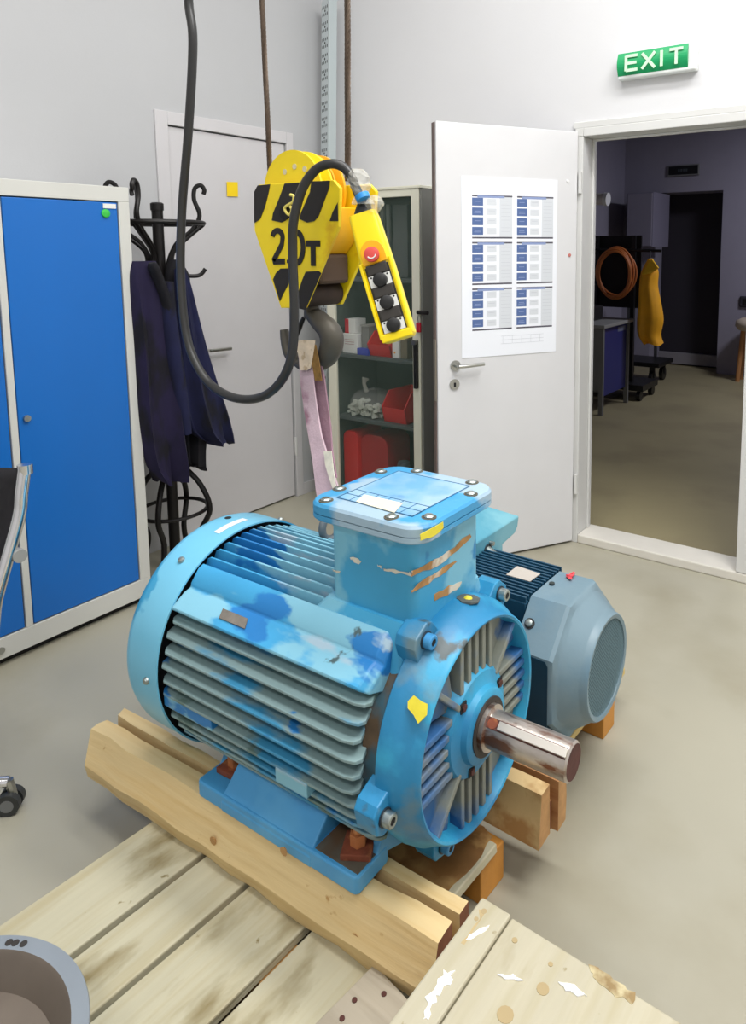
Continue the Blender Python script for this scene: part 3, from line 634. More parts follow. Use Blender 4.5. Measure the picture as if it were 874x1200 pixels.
# contents
def carton(name, u0, u1, vt, z, y, dpt, mt, label, cat='box', mark=None):
    a_, c_ = ony(u0, vt, y), ony(u1, vt, y)
    o = obj(name, MB().bb((a_.x, y, z + 0.001), (c_.x, y + dpt, a_.z)), mt, bevel=0.002, label=label, cat=cat)
    return o
s1, s2, s3, s4 = shz
def rootbox(name, lo, hi, mt, label, cat='box', group=None, bevel=0.003):
    c_ = ((lo[0] + hi[0]) / 2, (lo[1] + hi[1]) / 2, lo[2]); group = group or ('cartons in the cabinet' if name == 'carton' else None); e_ = empty(name, c_, label, cat, group=group)
    f_ = Frame(e_); f_.part('body', MB().bb(lo, hi), mt, bevel=bevel); return e_, f_
Y1 = CYF + 0.07
def X(u, v, y=Y1): return ony(u, v, y).x
def Z(u, v, y=Y1): return ony(u, v, y).z
e_, f_ = rootbox('carton', (X(401, 400), Y1, s2), (X(419, 400), Y1 + 0.15, Z(410, 391)), WHITE, 'white cardboard carton at the left of the middle shelf')
b = MB()
for k in range(3): b.bb((X(404, 400), Y1 - 0.001, s2 + 0.05 + k * 0.012), (X(415, 400), Y1, s2 + 0.053 + k * 0.012))
f_.part('printed_lines', b, mat('print_carton', (190, 150, 150), 0.6))
zt = Z(410, 391) + 0.001
e_, f_ = rootbox('carton', (X(403, 380), Y1 + 0.01, zt), (X(414.5, 380), Y1 + 0.1, Z(410, 374)), WHITE, 'small white and red carton on top of the white carton')
f_.part('red_side', MB().bb((X(403, 380) - 0.001, Y1 + 0.008, zt), (X(407, 380), Y1 + 0.0105, Z(410, 374))), mat('carton_red', (206, 42, 58), 0.5))
e_, f_ = rootbox('carton', (X(420.5, 400), Y1 + 0.02, s2), (X(429, 400), Y1 + 0.15, Z(424, 383)), mat('grey_box', (130, 128, 124), 0.6), 'grey box behind the blue item on the middle shelf')
f_.part('lid', MB().bb((X(420, 400), Y1 + 0.015, Z(424, 383)), (X(429.5, 400), Y1 + 0.155, Z(424, 381))), mat('grey_lid', (160, 158, 152), 0.6))
e_, f_ = rootbox('blister_pack', (X(421, 408), Y1 - 0.02, s2), (X(434, 408), Y1 + 0.012, Z(424, 407.5)), mat('blue_pack', (48, 60, 168), 0.4), 'small blue pack lying at the front of the middle shelf', 'pack')
e_, f_ = rootbox('carton', (X(424, 384), Y1 + 0.17, s2), (X(440, 384), Y1 + 0.27, Z(430, 381, Y1 + 0.17)), mat('pale_box', (206, 206, 198), 0.6), 'pale box at the back of the middle shelf')
e_, f_ = rootbox('carton', (X(460, 404), Y1 - 0.005, s2), (X(467.5, 404), Y1 + 0.05, Z(464, 398)), WHITE, 'narrow white carton with an orange dot right of the red bin')
f_.part('orange_dot', MB().cyl((X(463, 404), Y1 - 0.006, s2 + 0.03), (X(463, 404), Y1 - 0.004, s2 + 0.03), 0.006, n=12), mat('dot_orange', (236, 160, 60), 0.5))
e_, f_ = rootbox('carton', (X(469, 404), Y1 + 0.0, s2), (X(476.5, 404), Y1 + 0.12, Z(470, 398)), mat('brown_card', (120, 110, 90), 0.7), 'brown cardboard carton at the right end of the middle shelf')
def bin_(x0_, x1_, y0_, z_, h_, label, dp=0.2):
    e_ = empty('storage_bin', ((x0_ + x1_) / 2, y0_ + dp / 2, z_), label, 'storage bin', group='red storage bins in the cabinet'); f_ = Frame(e_)
    t_ = 0.006
    f_.part('base', MB().bb((x0_, y0_ + 0.01, z_), (x1_, y0_ + dp, z_ + t_)), REDB)
    for xx in (x0_, x1_ - t_):
        f_.part('side_wall', MB().prism([(xx, y0_ + 0.01, z_), (xx, y0_ - 0.012, z_ + h_ * 0.5), (xx, y0_ + 0.05, z_ + h_), (xx, y0_ + dp, z_ + h_), (xx, y0_ + dp, z_)], (t_, 0, 0)), REDB)
    f_.part('front_wall', MB().prism([(x0_, y0_ + 0.01, z_), (x0_, y0_ - 0.012, z_ + h_ * 0.5), (x0_, y0_ - 0.006, z_ + h_ * 0.5), (x0_, y0_ + 0.016, z_)], (x1_ - x0_, 0, 0)), REDB)
    f_.part('back_wall', MB().bb((x0_, y0_ + dp - t_, z_), (x1_, y0_ + dp, z_ + h_)), REDB)
    return e_
bin_(X(433, 400), X(459, 400), Y1 - 0.01, s2 + 0.001, Z(440, 389) - s2, 'red plastic storage bin on the middle shelf of the cabinet')
bin_(X(450, 480), X(477, 480), Y1 - 0.01, s3 + 0.001, Z(460, 460) - s3, 'red plastic storage bin on the lower shelf beside the plastic bag', dp=0.24)
# plastic bag of small parts
bx, by = (X(405, 480) + X(445, 480)) / 2, Y1 + 0.09
e_ = empty('plastic_bag', (bx, by, s3), 'clear plastic bag full of small white parts on the lower shelf', 'bag'); f_ = Frame(e_)
rnd = random.Random(4); b = MB()
hwb = (X(445, 480) - X(405, 480)) / 2
for k in range(60):
    px_ = rnd.uniform(-hwb * 0.85, hwb * 0.85); pz_ = rnd.uniform(0.01, 0.10) * (1 - abs(px_) / hwb * 0.4); b.box((bx + px_, by - 0.09 + rnd.uniform(0, 0.05), s3 + pz_), (0.028, 0.02, 0.016), Matrix.Rotation(rnd.uniform(-0.5, 0.5), 3, 'Y'))
f_.part('small_parts', b, mat('bag_parts', (196, 200, 188), 0.5), kind='stuff')
b = MB(); b.grid(lambda u, v: (bx + hwb * 1.05 * math.cos(2 * PI * u) * math.sin(PI * v), by + 0.13 * math.sin(2 * PI * u) * math.sin(PI * v), s3 + 0.075 - 0.07 * math.cos(PI * v) + 0.01 * math.sin(14 * u * PI) * math.sin(7 * v)), 30, 14)
f_.part('film', b, BAGF, smooth=60)
f_.part('bag_neck', MB().tube([(bx - 0.02, by - 0.03, s3 + 0.13), (bx - 0.03, by - 0.04, s3 + 0.18), (bx - 0.025, by - 0.03, s3 + 0.21)], [0.014, 0.010, 0.022], 8), CLEAR)
e_, f_ = rootbox('tool_case', (X(446, 460), Y1 + 0.24, s3), (X(478, 460), Y1 + 0.31, Z(450, 447, Y1 + 0.24)), BLACK, 'black tool case behind the red bin on the lower shelf', 'case')
# pipes/rods upstanding at the top
for k, (u, nm) in enumerate(((449, 'left'), (456, 'right'))):
    xx = ony(u, 300, CYF + 0.25).x; obj('glass_tube', MB().cyl((xx, CYF + 0.25, s1), (xx, CYF + 0.25, ony(450, 240, CYF + 0.25).z), 0.014, n=14), mat('tube_grey', (150, 154, 150), 0.3), smooth=True, label='upright grey tube on the top shelf of the cabinet, %s one of the two' % nm, cat='tube')
e_, f_ = rootbox('notice_card', (X(460, 250, 2.95), 2.95, s1 + 0.001), (X(477, 250, 2.95), 2.99, Z(470, 240, 2.95)), mat('card_grey', (96, 100, 98), 0.6), 'dark grey upright case on the right of the top shelf', 'case')
# red rounded canister on the bottom shelf
x0_, x1_ = X(403, 540), X(432, 540); zt = Z(410, 505); zb_ = s4
def rounded(x_, y0_, y1_, z0_, z1_, r_):
    pts = [(y0_, z0_), (y1_, z0_)]
    for k in range(7): a_ = k / 6 * PI / 2; pts.append((y1_ - r_ + r_ * math.cos(a_), z1_ - r_ + r_ * math.sin(a_)))
    for k in range(7): a_ = PI / 2 + k / 6 * PI / 2; pts.append((y0_ + r_ + r_ * math.cos(a_), z1_ - r_ + r_ * math.sin(a_)))
    return pts
e_ = empty('canister', ((x0_ + x1_) / 2, Y1 + 0.1, zb_), 'big red rounded case standing in the bottom of the cabinet', 'case'); f_ = Frame(e_)
xs = X(419, 540)
b = MB(); pts = rounded(0, x0_, xs, zb_, zt, 0.04); b.prism([(a_, Y1 + 0.0, c_) for a_, c_ in pts], (0, 0.22, 0)); f_.part('front_shell', b, REDB, bevel=0.004)
b = MB(); pts = rounded(0, xs, X(450, 540), zb_, zt - 0.01, 0.06); b.prism([(a_, Y1 + 0.03, c_) for a_, c_ in pts], (0, 0.2, 0)); f_.part('side_shell', b, REDD, bevel=0.004)
obj('container', MB().lathe([(zb_ + 0.001, 0.0), (zb_ + 0.001, 0.042), (Z(462, 552) - 0.02, 0.042), (Z(462, 542) - 0.008, 0.032), (Z(462, 542), 0.0)], (X(465, 550), Y1 + 0.06, 0), n=28), mat('roll_grey', (86, 92, 100), 0.6), smooth=35, label='grey round topped container beside the red case in the bottom of the cabinet', cat='container')

# ================================================================ PALLETS AND BEAMS
ZP = 0.12
def wob(mb, amp, seed):
    r = random.Random(seed); mb.v = [(x + r.uniform(-amp, amp), y + r.uniform(-amp, amp), z + r.uniform(-amp, amp)) for x, y, z in mb.v]; return mb
PR = math.radians(-3.0)     # pallet turned a little
pal = empty('pallet', (-1.15, 0.85, 0), 'large pale wooden pallet lying under the blue motor', 'pallet', group='pallets under the motors', rz=PR)
pR = Matrix.Rotation(-PR, 3, 'Z')
def PL(x, y): v = pR @ Vector((x + 1.15, y - 0.85, 0)); return v.x, v.y
# plank x-edges at y=.85 world, in local coordinates
edges = [(-1.504, -1.324), (-1.309, -1.180), (-1.166, -0.995), (-0.978, -0.79)]
for k, (a_, c_) in enumerate(edges):
    xa = PL(a_, 0.85)[0] ; xc = PL(c_, 0.85)[0]
    o = obj('plank', wob(MB().bb((xa, -0.62, ZP - 0.022), (xc, 0.44 if k < 3 else 0.455, ZP)), 0.002, k), PLANK, pal, bevel=0.003)
for yy_ in (-0.55, -0.06, 0.46 - 0.06):
    obj('stringer', MB().bb((-0.345, yy_, 0.0), (0.352, yy_ + 0.095, ZP - 0.0225)), BLOCKW if yy_ > 0.3 else PLANKD, pal, bevel=0.003)
# near beam pair (runs along x under the near feet)
BR = math.atan2(0.033, 1.11)
bm = empty('timber_beam', (-1.225, 0.94, ZP), 'pale square timber with rough edges under the near feet of the big blue motor', 'beam', group='timber beams under the big motor', rz=BR)
def beam(parent, x0_, x1_, prof, mt, seed, name='timber', end=ENDGR, rough=0.004, nseg=14, **k):
    r = random.Random(seed); rings = []; n = len(prof)
    for i in range(nseg + 1):
        x_ = x0_ + (x1_ - x0_) * i / nseg
        rings.append([Vector((x_ + (r.uniform(-0.012, 0.012) if i in (0,) else 0), y + r.uniform(-rough, rough), z + (r.uniform(-rough, rough) if 0.004 < z < 0.125 else 0))) for y, z in prof])
    b = MB(); b.loft(rings); b.mi[-1] = 1; b.mi[-2] = 1
    return obj(name, b, [mt, end], parent, smooth=25, **k)
beam(bm, -0.553, 0.549, [(-0.048, 0.0), (-0.060, 0.045), (-0.030, 0.128), (-0.012, 0.130), (0.012, 0.130), (0.014, 0.0)], WOODB, 11, 'front_board')
beam(bm, -0.553, 0.549, [(0.0145, 0.001), (0.0145, 0.06), (0.034, 0.06), (0.034, 0.001)], ENDGR, 12, 'web', rough=0.0)
beam(bm, -0.548, 0.552, [(0.035, 0.0), (0.036, 0.128), (0.066, 0.128), (0.068, 0.0)], WOODB, 13, 'back_board', rough=0.003)
# knots
for (u, v) in ((145, 925), (412, 1105), (250, 985), (330, 1000)):
    p = ony(u, v, 0.885); q = bm.matrix_basis.inverted() @ p
    obj('knot', MB().lathe([(0, 0), (0, 0.010), (0.004, 0.007), (0.004, 0)], (q.x, -0.0555, q.z), axis='y', n=10), mat('knot', (186, 142, 90), 0.7), bm)
# far beam pair
bm2 = empty('timber_beam', (-1.2, 1.37, ZP), 'slotted timber with a stained end under the far feet of the big blue motor', 'beam', group='timber beams under the big motor', rz=BR * 0.7)
beam(bm2, -0.55, 0.521, [(-0.055, 0.0), (-0.042, 0.13), (-0.006, 0.13), (-0.003, 0.0)], mat('stained_beam_wood', (214, 184, 132), 0.65, var=0.1, vscale=9, bump=0.3, bscale=20, patches=(((176, 132, 80), 10, 0.52, 0.12),)), 21, 'front_board', mat('end_tan', (186, 142, 92), 0.8, var=0.2, vscale=30))
beam(bm2, -0.55, 0.517, [(-0.003, 0.001), (-0.003, 0.075), (0.016, 0.075), (0.016, 0.001)], WOODBR, 22, 'web', rough=0.0)
beam(bm2, -0.55, 0.535, [(0.017, 0.0), (0.016, 0.128), (0.056, 0.126), (0.064, 0.06), (0.056, 0.0)], WOODBR, 23, 'back_board', mat('end_tan', (186, 142, 92), 0.8), rough=0.003)
# small grey weathered board on the pallet
gb = empty('grey_board', (-0.765, 0.80, ZP + 0.001), 'small weathered grey board with nails lying on the pallet beside the crate', 'board', rz=math.radians(-4))
obj('plank', wob(MB().prism([(-0.055, 0.10, 0), (0.055, 0.088, 0), (0.055, -0.22, 0), (-0.072, -0.22, 0)], (0, 0, 0.02)), 0.002, 3), GREYW, gb, bevel=0.002)
for p in ((0.0, 0.07), (-0.035, 0.03), (-0.03, -0.005)): obj('nail', MB().cyl((p[0], p[1], 0.02), (p[0], p[1], 0.0225), 0.005, n=10), RUSTD, gb)
# crate with white film in the foreground
crz = math.radians(-1.5)
cr = empty('wooden_crate', (-0.605, 0.962, 0), 'pale wooden crate top in the bottom right foreground with scraps of white tape', 'crate', rz=crz)
CTZ = 0.35
obj('edge_board', wob(MB().bb((0, -0.78, CTZ - 0.03), (0.062, 0, CTZ)), 0.0015, 8), CRATEW, cr, bevel=0.004)
obj('top_board', wob(MB().bb((0.0625, -0.78, CTZ - 0.03), (0.72, 0, CTZ - 0.003)), 0.0015, 9), CRATEW, cr, bevel=0.003)
for a_, c_ in (((0.004, -0.776, 0.0), (0.716, -0.76, CTZ - 0.031)), ((0.004, -0.02, 0.0), (0.716, -0.004, CTZ - 0.031)), ((0.004, -0.76, 0.0), (0.02, -0.02, CTZ - 0.031)), ((0.70, -0.76, 0.0), (0.716, -0.02, CTZ - 0.031))):
    obj('side_board', MB().bb(a_, c_), PLANKD, cr)
def flatpatch(parent, pix, z, mt, name, th=0.0012, jag=0.0, seed=0, **k):
    r = random.Random(seed); inv = (Matrix.Translation(parent.location) @ parent.rotation_euler.to_matrix().to_4x4()).inverted()
    P = [inv @ onz(u, v, z) for u, v in pix]; out = []
    for i, p in enumerate(P):
        q_ = P[(i + 1) % len(P)]
        for t in (0, 0.33, 0.66): out.append(p.lerp(q_, t) + Vector((r.uniform(-jag, jag), r.uniform(-jag, jag), 0)))
    b = MB().prism(out, (0, 0, th)); return obj(name, b, mt, parent, **k)
TAPE = mat('white_tape', (244, 244, 246), 0.35, bump=0.5, bscale=60)
flatpatch(cr, [(520, 1140), (532, 1139), (528, 1152), (515, 1164), (508, 1178), (504, 1196), (496, 1192), (500, 1170), (510, 1154)], CTZ, TAPE, 'tape_scrap', 0.002, 0.004, 1)
flatpatch(cr, [(546, 1102), (560, 1091), (574, 1086), (566, 1095), (549, 1105)], CTZ - 0.003, TAPE, 'tape_scrap', 0.004, 0.002, 2)
flatpatch(cr, [(583, 1143), (602, 1144), (612, 1149), (596, 1149)], CTZ - 0.003, TAPE, 'tape_scrap', 0.002, 0.002, 3)
flatpatch(cr, [(655, 1151), (672, 1155), (689, 1168), (676, 1167), (662, 1160)], CTZ - 0.003, TAPE, 'tape_scrap', 0.002, 0.002, 4)
STAIN = mat('wood_stain', (160, 134, 90), 0.7, var=0.3, vscale=14, patches=(((196, 184, 146), 22, 0.48, 0.12),))
flatpatch(cr, [(688, 1131), (705, 1138), (725, 1150), (745, 1166), (740, 1175), (715, 1166), (695, 1148)], CTZ - 0.003, STAIN, 'stain_mark', 0.0006, 0.004, 5)
flatpatch(cr, [(560, 1068), (582, 1068), (585, 1074), (560, 1098), (545, 1110), (540, 1106), (562, 1080)], CTZ - 0.003, mat('wood_tear', (190, 168, 124), 0.7, var=0.2, vscale=30), 'torn_grain', 0.0035, 0.002, 6)
for (u, v, r_) in ((567, 1068, 0.005), (558, 1077, 0.004), (636, 1157, 0.010), (592, 1187, 0.013), (603, 1100, 0.005), (645, 1128, 0.004)):
    q = cr.matrix_basis.inverted() @ onz(u, v, CTZ); z_ = CTZ if q.x < 0.062 else CTZ - 0.003
    obj('knot', MB().cyl((q.x, q.y, z_ - 0.002), (q.x, q.y, z_ + 0.0006), r_, n=12), mat('knot_mark', (172, 152, 112), 0.7), cr)

flatpatch(pal, [(447, 1000), (470, 1020), (520, 1050), (556, 1012), (578, 980), (560, 965), (520, 955), (480, 980)], ZP, mat('damp_stain', (140, 100, 56), 0.5, var=0.35, vscale=12, patches=(((176, 140, 88), 16, 0.5, 0.15),)), 'damp_shade_mark', 0.0006, 0.004, 15)  # wet brown plank, with the shading under the motor put into the colour
# second pallet behind, under the grey-blue motor
pal2 = empty('pallet', (-1.1, 1.9, 0), 'wooden pallet lying under the smaller grey-blue motor at the back', 'pallet', group='pallets under the motors', rz=math.radians(-1))
xr = 0.325
for k in range(5):
    xa = xr - 0.145 - k * 0.155
    obj('plank', wob(MB().bb((xa, -0.40, 0.098), (xa + 0.145, 0.22, ZP)), 0.002, 40 + k), PLANK if k else mat('plank_yellow', (214, 188, 120), 0.6, var=0.1, vscale=9), pal2, bevel=0.003)
for yy_ in (-0.4, 0.01): obj('stringer', MB().bb((-0.44, yy_, 0), (xr + 0.016, yy_ + 0.085, 0.0975)), BLOCKW, pal2, bevel=0.003)

# ================================================================ BIG BLUE MOTOR
TH = math.radians(0.85); A = 0.26
mo = empty('electric_motor', (-1.1, 1.174 - 1.1 * math.sin(TH), 0.25), 'large worn light blue finned electric motor with a bare steel shaft', 'electric motor', group='blue electric motors', rz=TH)
mi = (Matrix.Translation(mo.location) @ Matrix.Rotation(TH, 4, 'Z')).inverted()
def mx(s): return s + 1.1
def px_on(u, v, axis, val):       # sight line cut with a plane of the motor's own frame
    o = mi @ CAM; d = mi.to_3x3() @ ray(u, v); i = 'xyz'.index(axis); t = (val - o[i]) / d[i]; return o + d * t
RF = 0.268
# barrel
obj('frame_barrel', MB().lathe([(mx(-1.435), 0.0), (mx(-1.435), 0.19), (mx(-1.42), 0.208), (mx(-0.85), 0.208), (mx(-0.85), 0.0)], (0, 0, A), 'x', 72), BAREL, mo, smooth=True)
def fin_side(h, sgn, x0_, x1_, tip=None, th_=0.0085, mt=FIN, sw=0.03):
    ri = math.sqrt(max(0.20 ** 2 - h * h, 0.0004)) - 0.004; ro = math.sqrt(RF ** 2 - h * h) if tip is None else tip
    out = [(x0_, ri), (x0_, ro - 0.03), (x0_ + 0.006, ro - 0.012), (x0_ + 0.02, ro), (x1_ - 0.03, ro), (x1_ - 0.008, ro - 0.006), (x1_, ro - 0.02), (x1_ - 0.012, ro - 0.045), (x1_ - 0.004, ri)]
    def tz(t): k = (t - ri) / max(ro - ri, 1e-3); return th_ * (1 - 0.62 * k)
    up = [(x_, sgn * t, A + h + tz(t)) for x_, t in out]; dn_ = [(x_, sgn * t, A + h - tz(t)) for x_, t in out]
    n = len(out); b = MB(); b.add(up + dn_, [tuple(range(n)), tuple(range(n, 2 * n))[::-1]] + [(i, n + i, n + (i + 1) % n, (i + 1) % n) for i in range(n)])
    return obj('fin', b, mt, mo, bevel=0.0015)
X0, X1 = mx(-1.455), mx(-0.845)
hs = [0.128, 0.097, 0.064, 0.031, -0.002, -0.035, -0.067, -0.098, -0.128, -0.156, -0.182]
for sgn in (-1, 1):
    for k, h in enumerate(hs): fin_side(h, sgn, X0 + (0.0 if k % 2 else 0.006), X1 - 0.004 * (k % 3))
def fin_top(t, x0_, x1_, sgn=1, ro=None):
    ri = math.sqrt(0.20 ** 2 - t * t) - 0.004; ro = ro or math.sqrt(RF ** 2 - t * t)
    out = [(x0_, ri), (x0_, ro - 0.025), (x0_ + 0.008, ro - 0.006), (x0_ + 0.02, ro), (x1_ - 0.012, ro), (x1_, ro - 0.012), (x1_, ri)]
    def tz(r): k = (r - ri) / max(ro - ri, 1e-3); return 0.0065 * (1 - 0.6 * k)
    up = [(x_, t + tz(r), A + sgn * r) for x_, r in out]; dn_ = [(x_, t - tz(r), A + sgn * r) for x_, r in out]
    n = len(out); b = MB(); b.add(up + dn_, [tuple(range(n)), tuple(range(n, 2 * n))[::-1]] + [(i, n + i, n + (i + 1) % n, (i + 1) % n) for i in range(n)])
    return obj('fin', b, BODY, mo, bevel=0.0015)
for t in (-0.118, -0.092, -0.066, -0.040, -0.014, 0.012, 0.038, 0.064, 0.090, 0.116): fin_top(t, X0, mx(-1.05))
for t in (-0.09, -0.06, -0.03, 0.0, 0.03, 0.06, 0.09): fin_top(t, X0, X1, -1)
# shoulders between top and side fins: one ledge with two steps
for sgn in (-1, 1):
    prof = [(0.13, 0.15), (0.134, 0.226), (0.142, 0.234), (0.156, 0.228), (0.178, 0.200), (0.180, 0.190), (0.196, 0.186), (0.232, 0.163), (0.234, 0.157), (0.228, 0.153), (0.165, 0.128)]
    b = MB(); xs_ = [X0 + 0.004, X0 + 0.02, X1 - 0.02, X1 - 0.004]
    sc = [0.93, 1.0, 1.0, 0.94]
    b.loft([[Vector((x_, sgn * t * k, A + h * k)) for t, h in prof] for x_, k in zip(xs_, sc)])
    obj('shoulder', b, BODY, mo, smooth=35, bevel=0.003)
# small pads cast between the side fins
for (s0_, s1_, h0, h1) in ((-1.44, -1.27, -0.035, -0.067), (-1.07, -0.98, -0.067, -0.098)):
    obj('cast_pad', MB().bb((mx(s0_), -0.262 + 0.0, A + h1), (mx(s1_), -0.2, A + h0)), BODY, mo, bevel=0.002)
obj('scraped_mark', MB().prism([Vector((px_on(u, v, 'y', -0.205).x, -0.200 - k * 0.0, A + 0.1845 - k)) for u, v, k in ((259, 705, 0.0), (288, 716, 0.0))] + [Vector((px_on(u, v, 'y', -0.205).x, -0.218, A + 0.173)) for u, v in ((292, 716), (262, 708))], (0, -0.001, 0.002)), mat('grey_scrape', (118, 112, 104), 0.7, var=0.3, vscale=40), mo)
# fan cover
RC = 0.278
prof = [(mx(-1.441), RC - 0.004), (mx(-1.441), RC), (mx(-1.545), RC), (mx(-1.565), RC - 0.006), (mx(-1.578), RC - 0.022), (mx(-1.582), RC - 0.05), (mx(-1.582), 0.13), (mx(-1.576), 0.13), (mx(-1.576), RC - 0.05), (mx(-1.56), RC - 0.012), (mx(-1.545), RC - 0.005), (mx(-1.441), RC - 0.004)]
fc = obj('fan_cover', MB().lathe(prof, (0, 0, A), 'x', 120), COVER, mo, smooth=35)
b = MB()
for k in range(9): r_ = 0.015 + k * 0.0145; b.lathe([(mx(-1.580), r_), (mx(-1.580), r_ + 0.005), (mx(-1.577), r_ + 0.005), (mx(-1.577), r_), (mx(-1.580), r_)], (0, 0, A), 'x', 40)
for k in range(4): b.box((mx(-1.578), 0, A), (0.003, 0.27, 0.006), Matrix.Rotation(k * PI / 4, 3, 'X'))
obj('rear_grille', b, COVER, fc)
obj('inner_gap', MB().lathe([(mx(-1.47), 0.195), (mx(-1.47), RC - 0.007)], (0, 0, A), 'x', 72), DARKHOLE, mo)
def on_cover(deg, s_, r_=RC): a_ = math.radians(deg); return Vector((mx(s_), r_ * math.cos(a_), A + r_ * math.sin(a_)))
for deg, s_ in ((124, -1.50), (182, -1.478), (236, -1.49), (304, -1.49), (0, -1.49), (56, -1.49)):
    a_ = on_cover(deg, s_); n_ = Vector((0, math.cos(math.radians(deg)), math.sin(math.radians(deg))))
    obj('cover_bolt', MB().tube([a_ - n_ * 0.002, a_ + n_ * 0.003, a_ + n_ * 0.007, a_ + n_ * 0.008], [0.009, 0.009, 0.0065, 0.003], 12), BOLT, fc, smooth=35)
a_ = on_cover(88, -1.53); obj('cover_hole', MB().cyl(a_ - Vector((0, 0, 0.002)), a_ + Vector((0, 0, 0.0008)), 0.009, n=16), DARKHOLE, fc)
b = MB(); rings = []
for deg in (84, 88, 92, 96, 100, 103): rings.append([on_cover(deg, -1.475, RC + 0.0006), on_cover(deg, -1.495, RC + 0.0006), on_cover(deg, -1.495, RC + 0.0014), on_cover(deg, -1.475, RC + 0.0014)])
b.loft(rings); obj('white_strip', b, WHITE, fc)
# end shield ring, outer then face
prof = [(mx(-0.822), 0.20), (mx(-0.822), 0.238), (mx(-0.816), 0.246), (mx(-0.80), 0.2475), (mx(-0.775), 0.243), (mx(-0.755), 0.232), (mx(-0.742), 0.226), (mx(-0.733), 0.2235), (mx(-0.730), 0.220), (mx(-0.732), 0.215), (mx(-0.742), 0.212), (mx(-0.772), 0.208), (mx(-0.776), 0.10), (mx(-0.80), 0.08)]
es = obj('end_shield', MB().lathe(prof, (0, 0, A), 'x', 128), SHIELD, mo, smooth=35)
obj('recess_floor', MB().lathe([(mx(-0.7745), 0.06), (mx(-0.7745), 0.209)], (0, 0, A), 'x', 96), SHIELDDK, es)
# hub
prof = [(mx(-0.775), 0.118), (mx(-0.748), 0.112), (mx(-0.740), 0.106), (mx(-0.738), 0.088), (mx(-0.734), 0.080), (mx(-0.722), 0.076), (mx(-0.718), 0.070), (mx(-0.718), 0.052), (mx(-0.728), 0.050), (mx(-0.728), 0.036)]
hub = obj('bearing_hub', MB().lathe(prof, (0, 0, A), 'x', 96), SHIELD, es, smooth=35)
# ribs
def rib(y0_, z0_, y1_, z1_, wd=0.0135, mt=SHIELDIN, name='rib', d0=-0.775, d1=-0.743):
    a_ = Vector((mx(d0), y0_, A + z0_)); c_ = Vector((mx(d0), y1_, A + z1_)); t = (c_ - a_).normalized(); n_ = Vector((0, -t.z, t.y)) * wd / 2
    b = MB(); b.prism([a_ - n_, a_ + n_, c_ + n_, c_ - n_], (d1 - d0, 0, 0)); return obj(name, b, mt, es, bevel=0.0025)
for t in (-0.056, -0.028, 0.0, 0.028, 0.056):
    for sg in (1, -1):
        ro = math.sqrt(0.213 ** 2 - t * t); ri = math.sqrt(0.108 ** 2 - t * t)
        rib(t, sg * ri, t, sg * ro); rib(sg * ri, t, sg * ro, t)
for k in range(4):
    a_ = math.radians(45 + 90 * k); w0, w1 = math.radians(16), math.radians(17)
    b = MB(); pts = []
    for r_, w_ in ((0.105, 0.10), (0.216, 0.13)):
        pass
    P = [(0.100, a_ - 0.10), (0.213, a_ - 0.36), (0.213, a_ - 0.18), (0.213, a_), (0.213, a_ + 0.18), (0.213, a_ + 0.36), (0.100, a_ + 0.10)]
    b.prism([(mx(-0.775), r_ * math.cos(q), A + r_ * math.sin(q)) for r_, q in P], (0.014, 0, 0)); obj('web_plate', b, SHIELDIN, es, bevel=0.003)
    rib(0.10 * math.cos(a_), 0.10 * math.sin(a_), 0.216 * math.cos(a_), 0.216 * math.sin(a_), 0.012, SHIELDIN, 'spoke', -0.775, -0.738)
for deg in (131, 28, 250, -40):
    a_ = math.radians(deg); c_ = Vector((mx(-0.738), 0.094 * math.cos(a_), A + 0.094 * math.sin(a_)))
    obj('hub_socket', MB().box(c_, (0.004, 0.022, 0.022)), DARKHOLE, es, bevel=0.003)
    obj('hub_bolt', MB().cyl(c_, c_ + Vector((0.005, 0, 0)), 0.008, n=6), RUSTD, es)
# lugs with cap screws round the shield
def lug(deg, R0=0.225, R1=0.287, s0_=-0.836, s1_=-0.786, boltcol=BOLT, paintd=False):
    a_ = math.radians(deg); n_ = Vector((0, math.cos(a_), math.sin(a_))); t_ = Vector((0, -math.sin(a_), math.cos(a_))); o_ = Vector((0, 0, A)); ww = 0.034
    def Q(r, w, s_): return o_ + Vector((mx(s_), 0, 0)) + n_ * r + t_ * w
    b = MB(); b.loft([[Q(R0, -ww * 1.25, s_), Q(R1 - 0.014, -ww, s_), Q(R1, -ww * 0.6, s_), Q(R1, ww * 0.6, s_), Q(R1 - 0.014, ww, s_), Q(R0, ww * 1.25, s_)] for s_ in (s0_, s1_)])
    lg = obj('lug', b, SHIELD, es, bevel=0.003)
    c_ = Q(R1 - 0.026, 0, s1_)
    obj('washer', MB().cyl(c_, c_ + Vector((0.003, 0, 0)), 0.0175, n=24), mat('washer_dark', (52, 62, 72), 0.5, 0.5), lg, smooth=35)
    obj('cap_screw', MB().lathe([(c_.x + 0.003, 0.0), (c_.x + 0.003, 0.0145), (c_.x + 0.018, 0.0145), (c_.x + 0.020, 0.0125), (c_.x + 0.020, 0.0075), (c_.x + 0.012, 0.007), (c_.x + 0.012, 0.0)], (0, c_.y, c_.z), 'x', 20), boltcol, lg, smooth=35)
    obj('hex_socket', MB().cyl((c_.x + 0.011, c_.y, c_.z), (c_.x + 0.0195, c_.y, c_.z), 0.0065, n=6), DARKHOLE, lg)
    return lg
PB = mat('painted_screw', (70, 150, 205), 0.4, 0.2)
for deg, bc in ((118, PB), (191, BOLT), (255, PB), (50, BOLT), (0, BOLT), (-56, BOLT)): lug(deg, boltcol=bc)
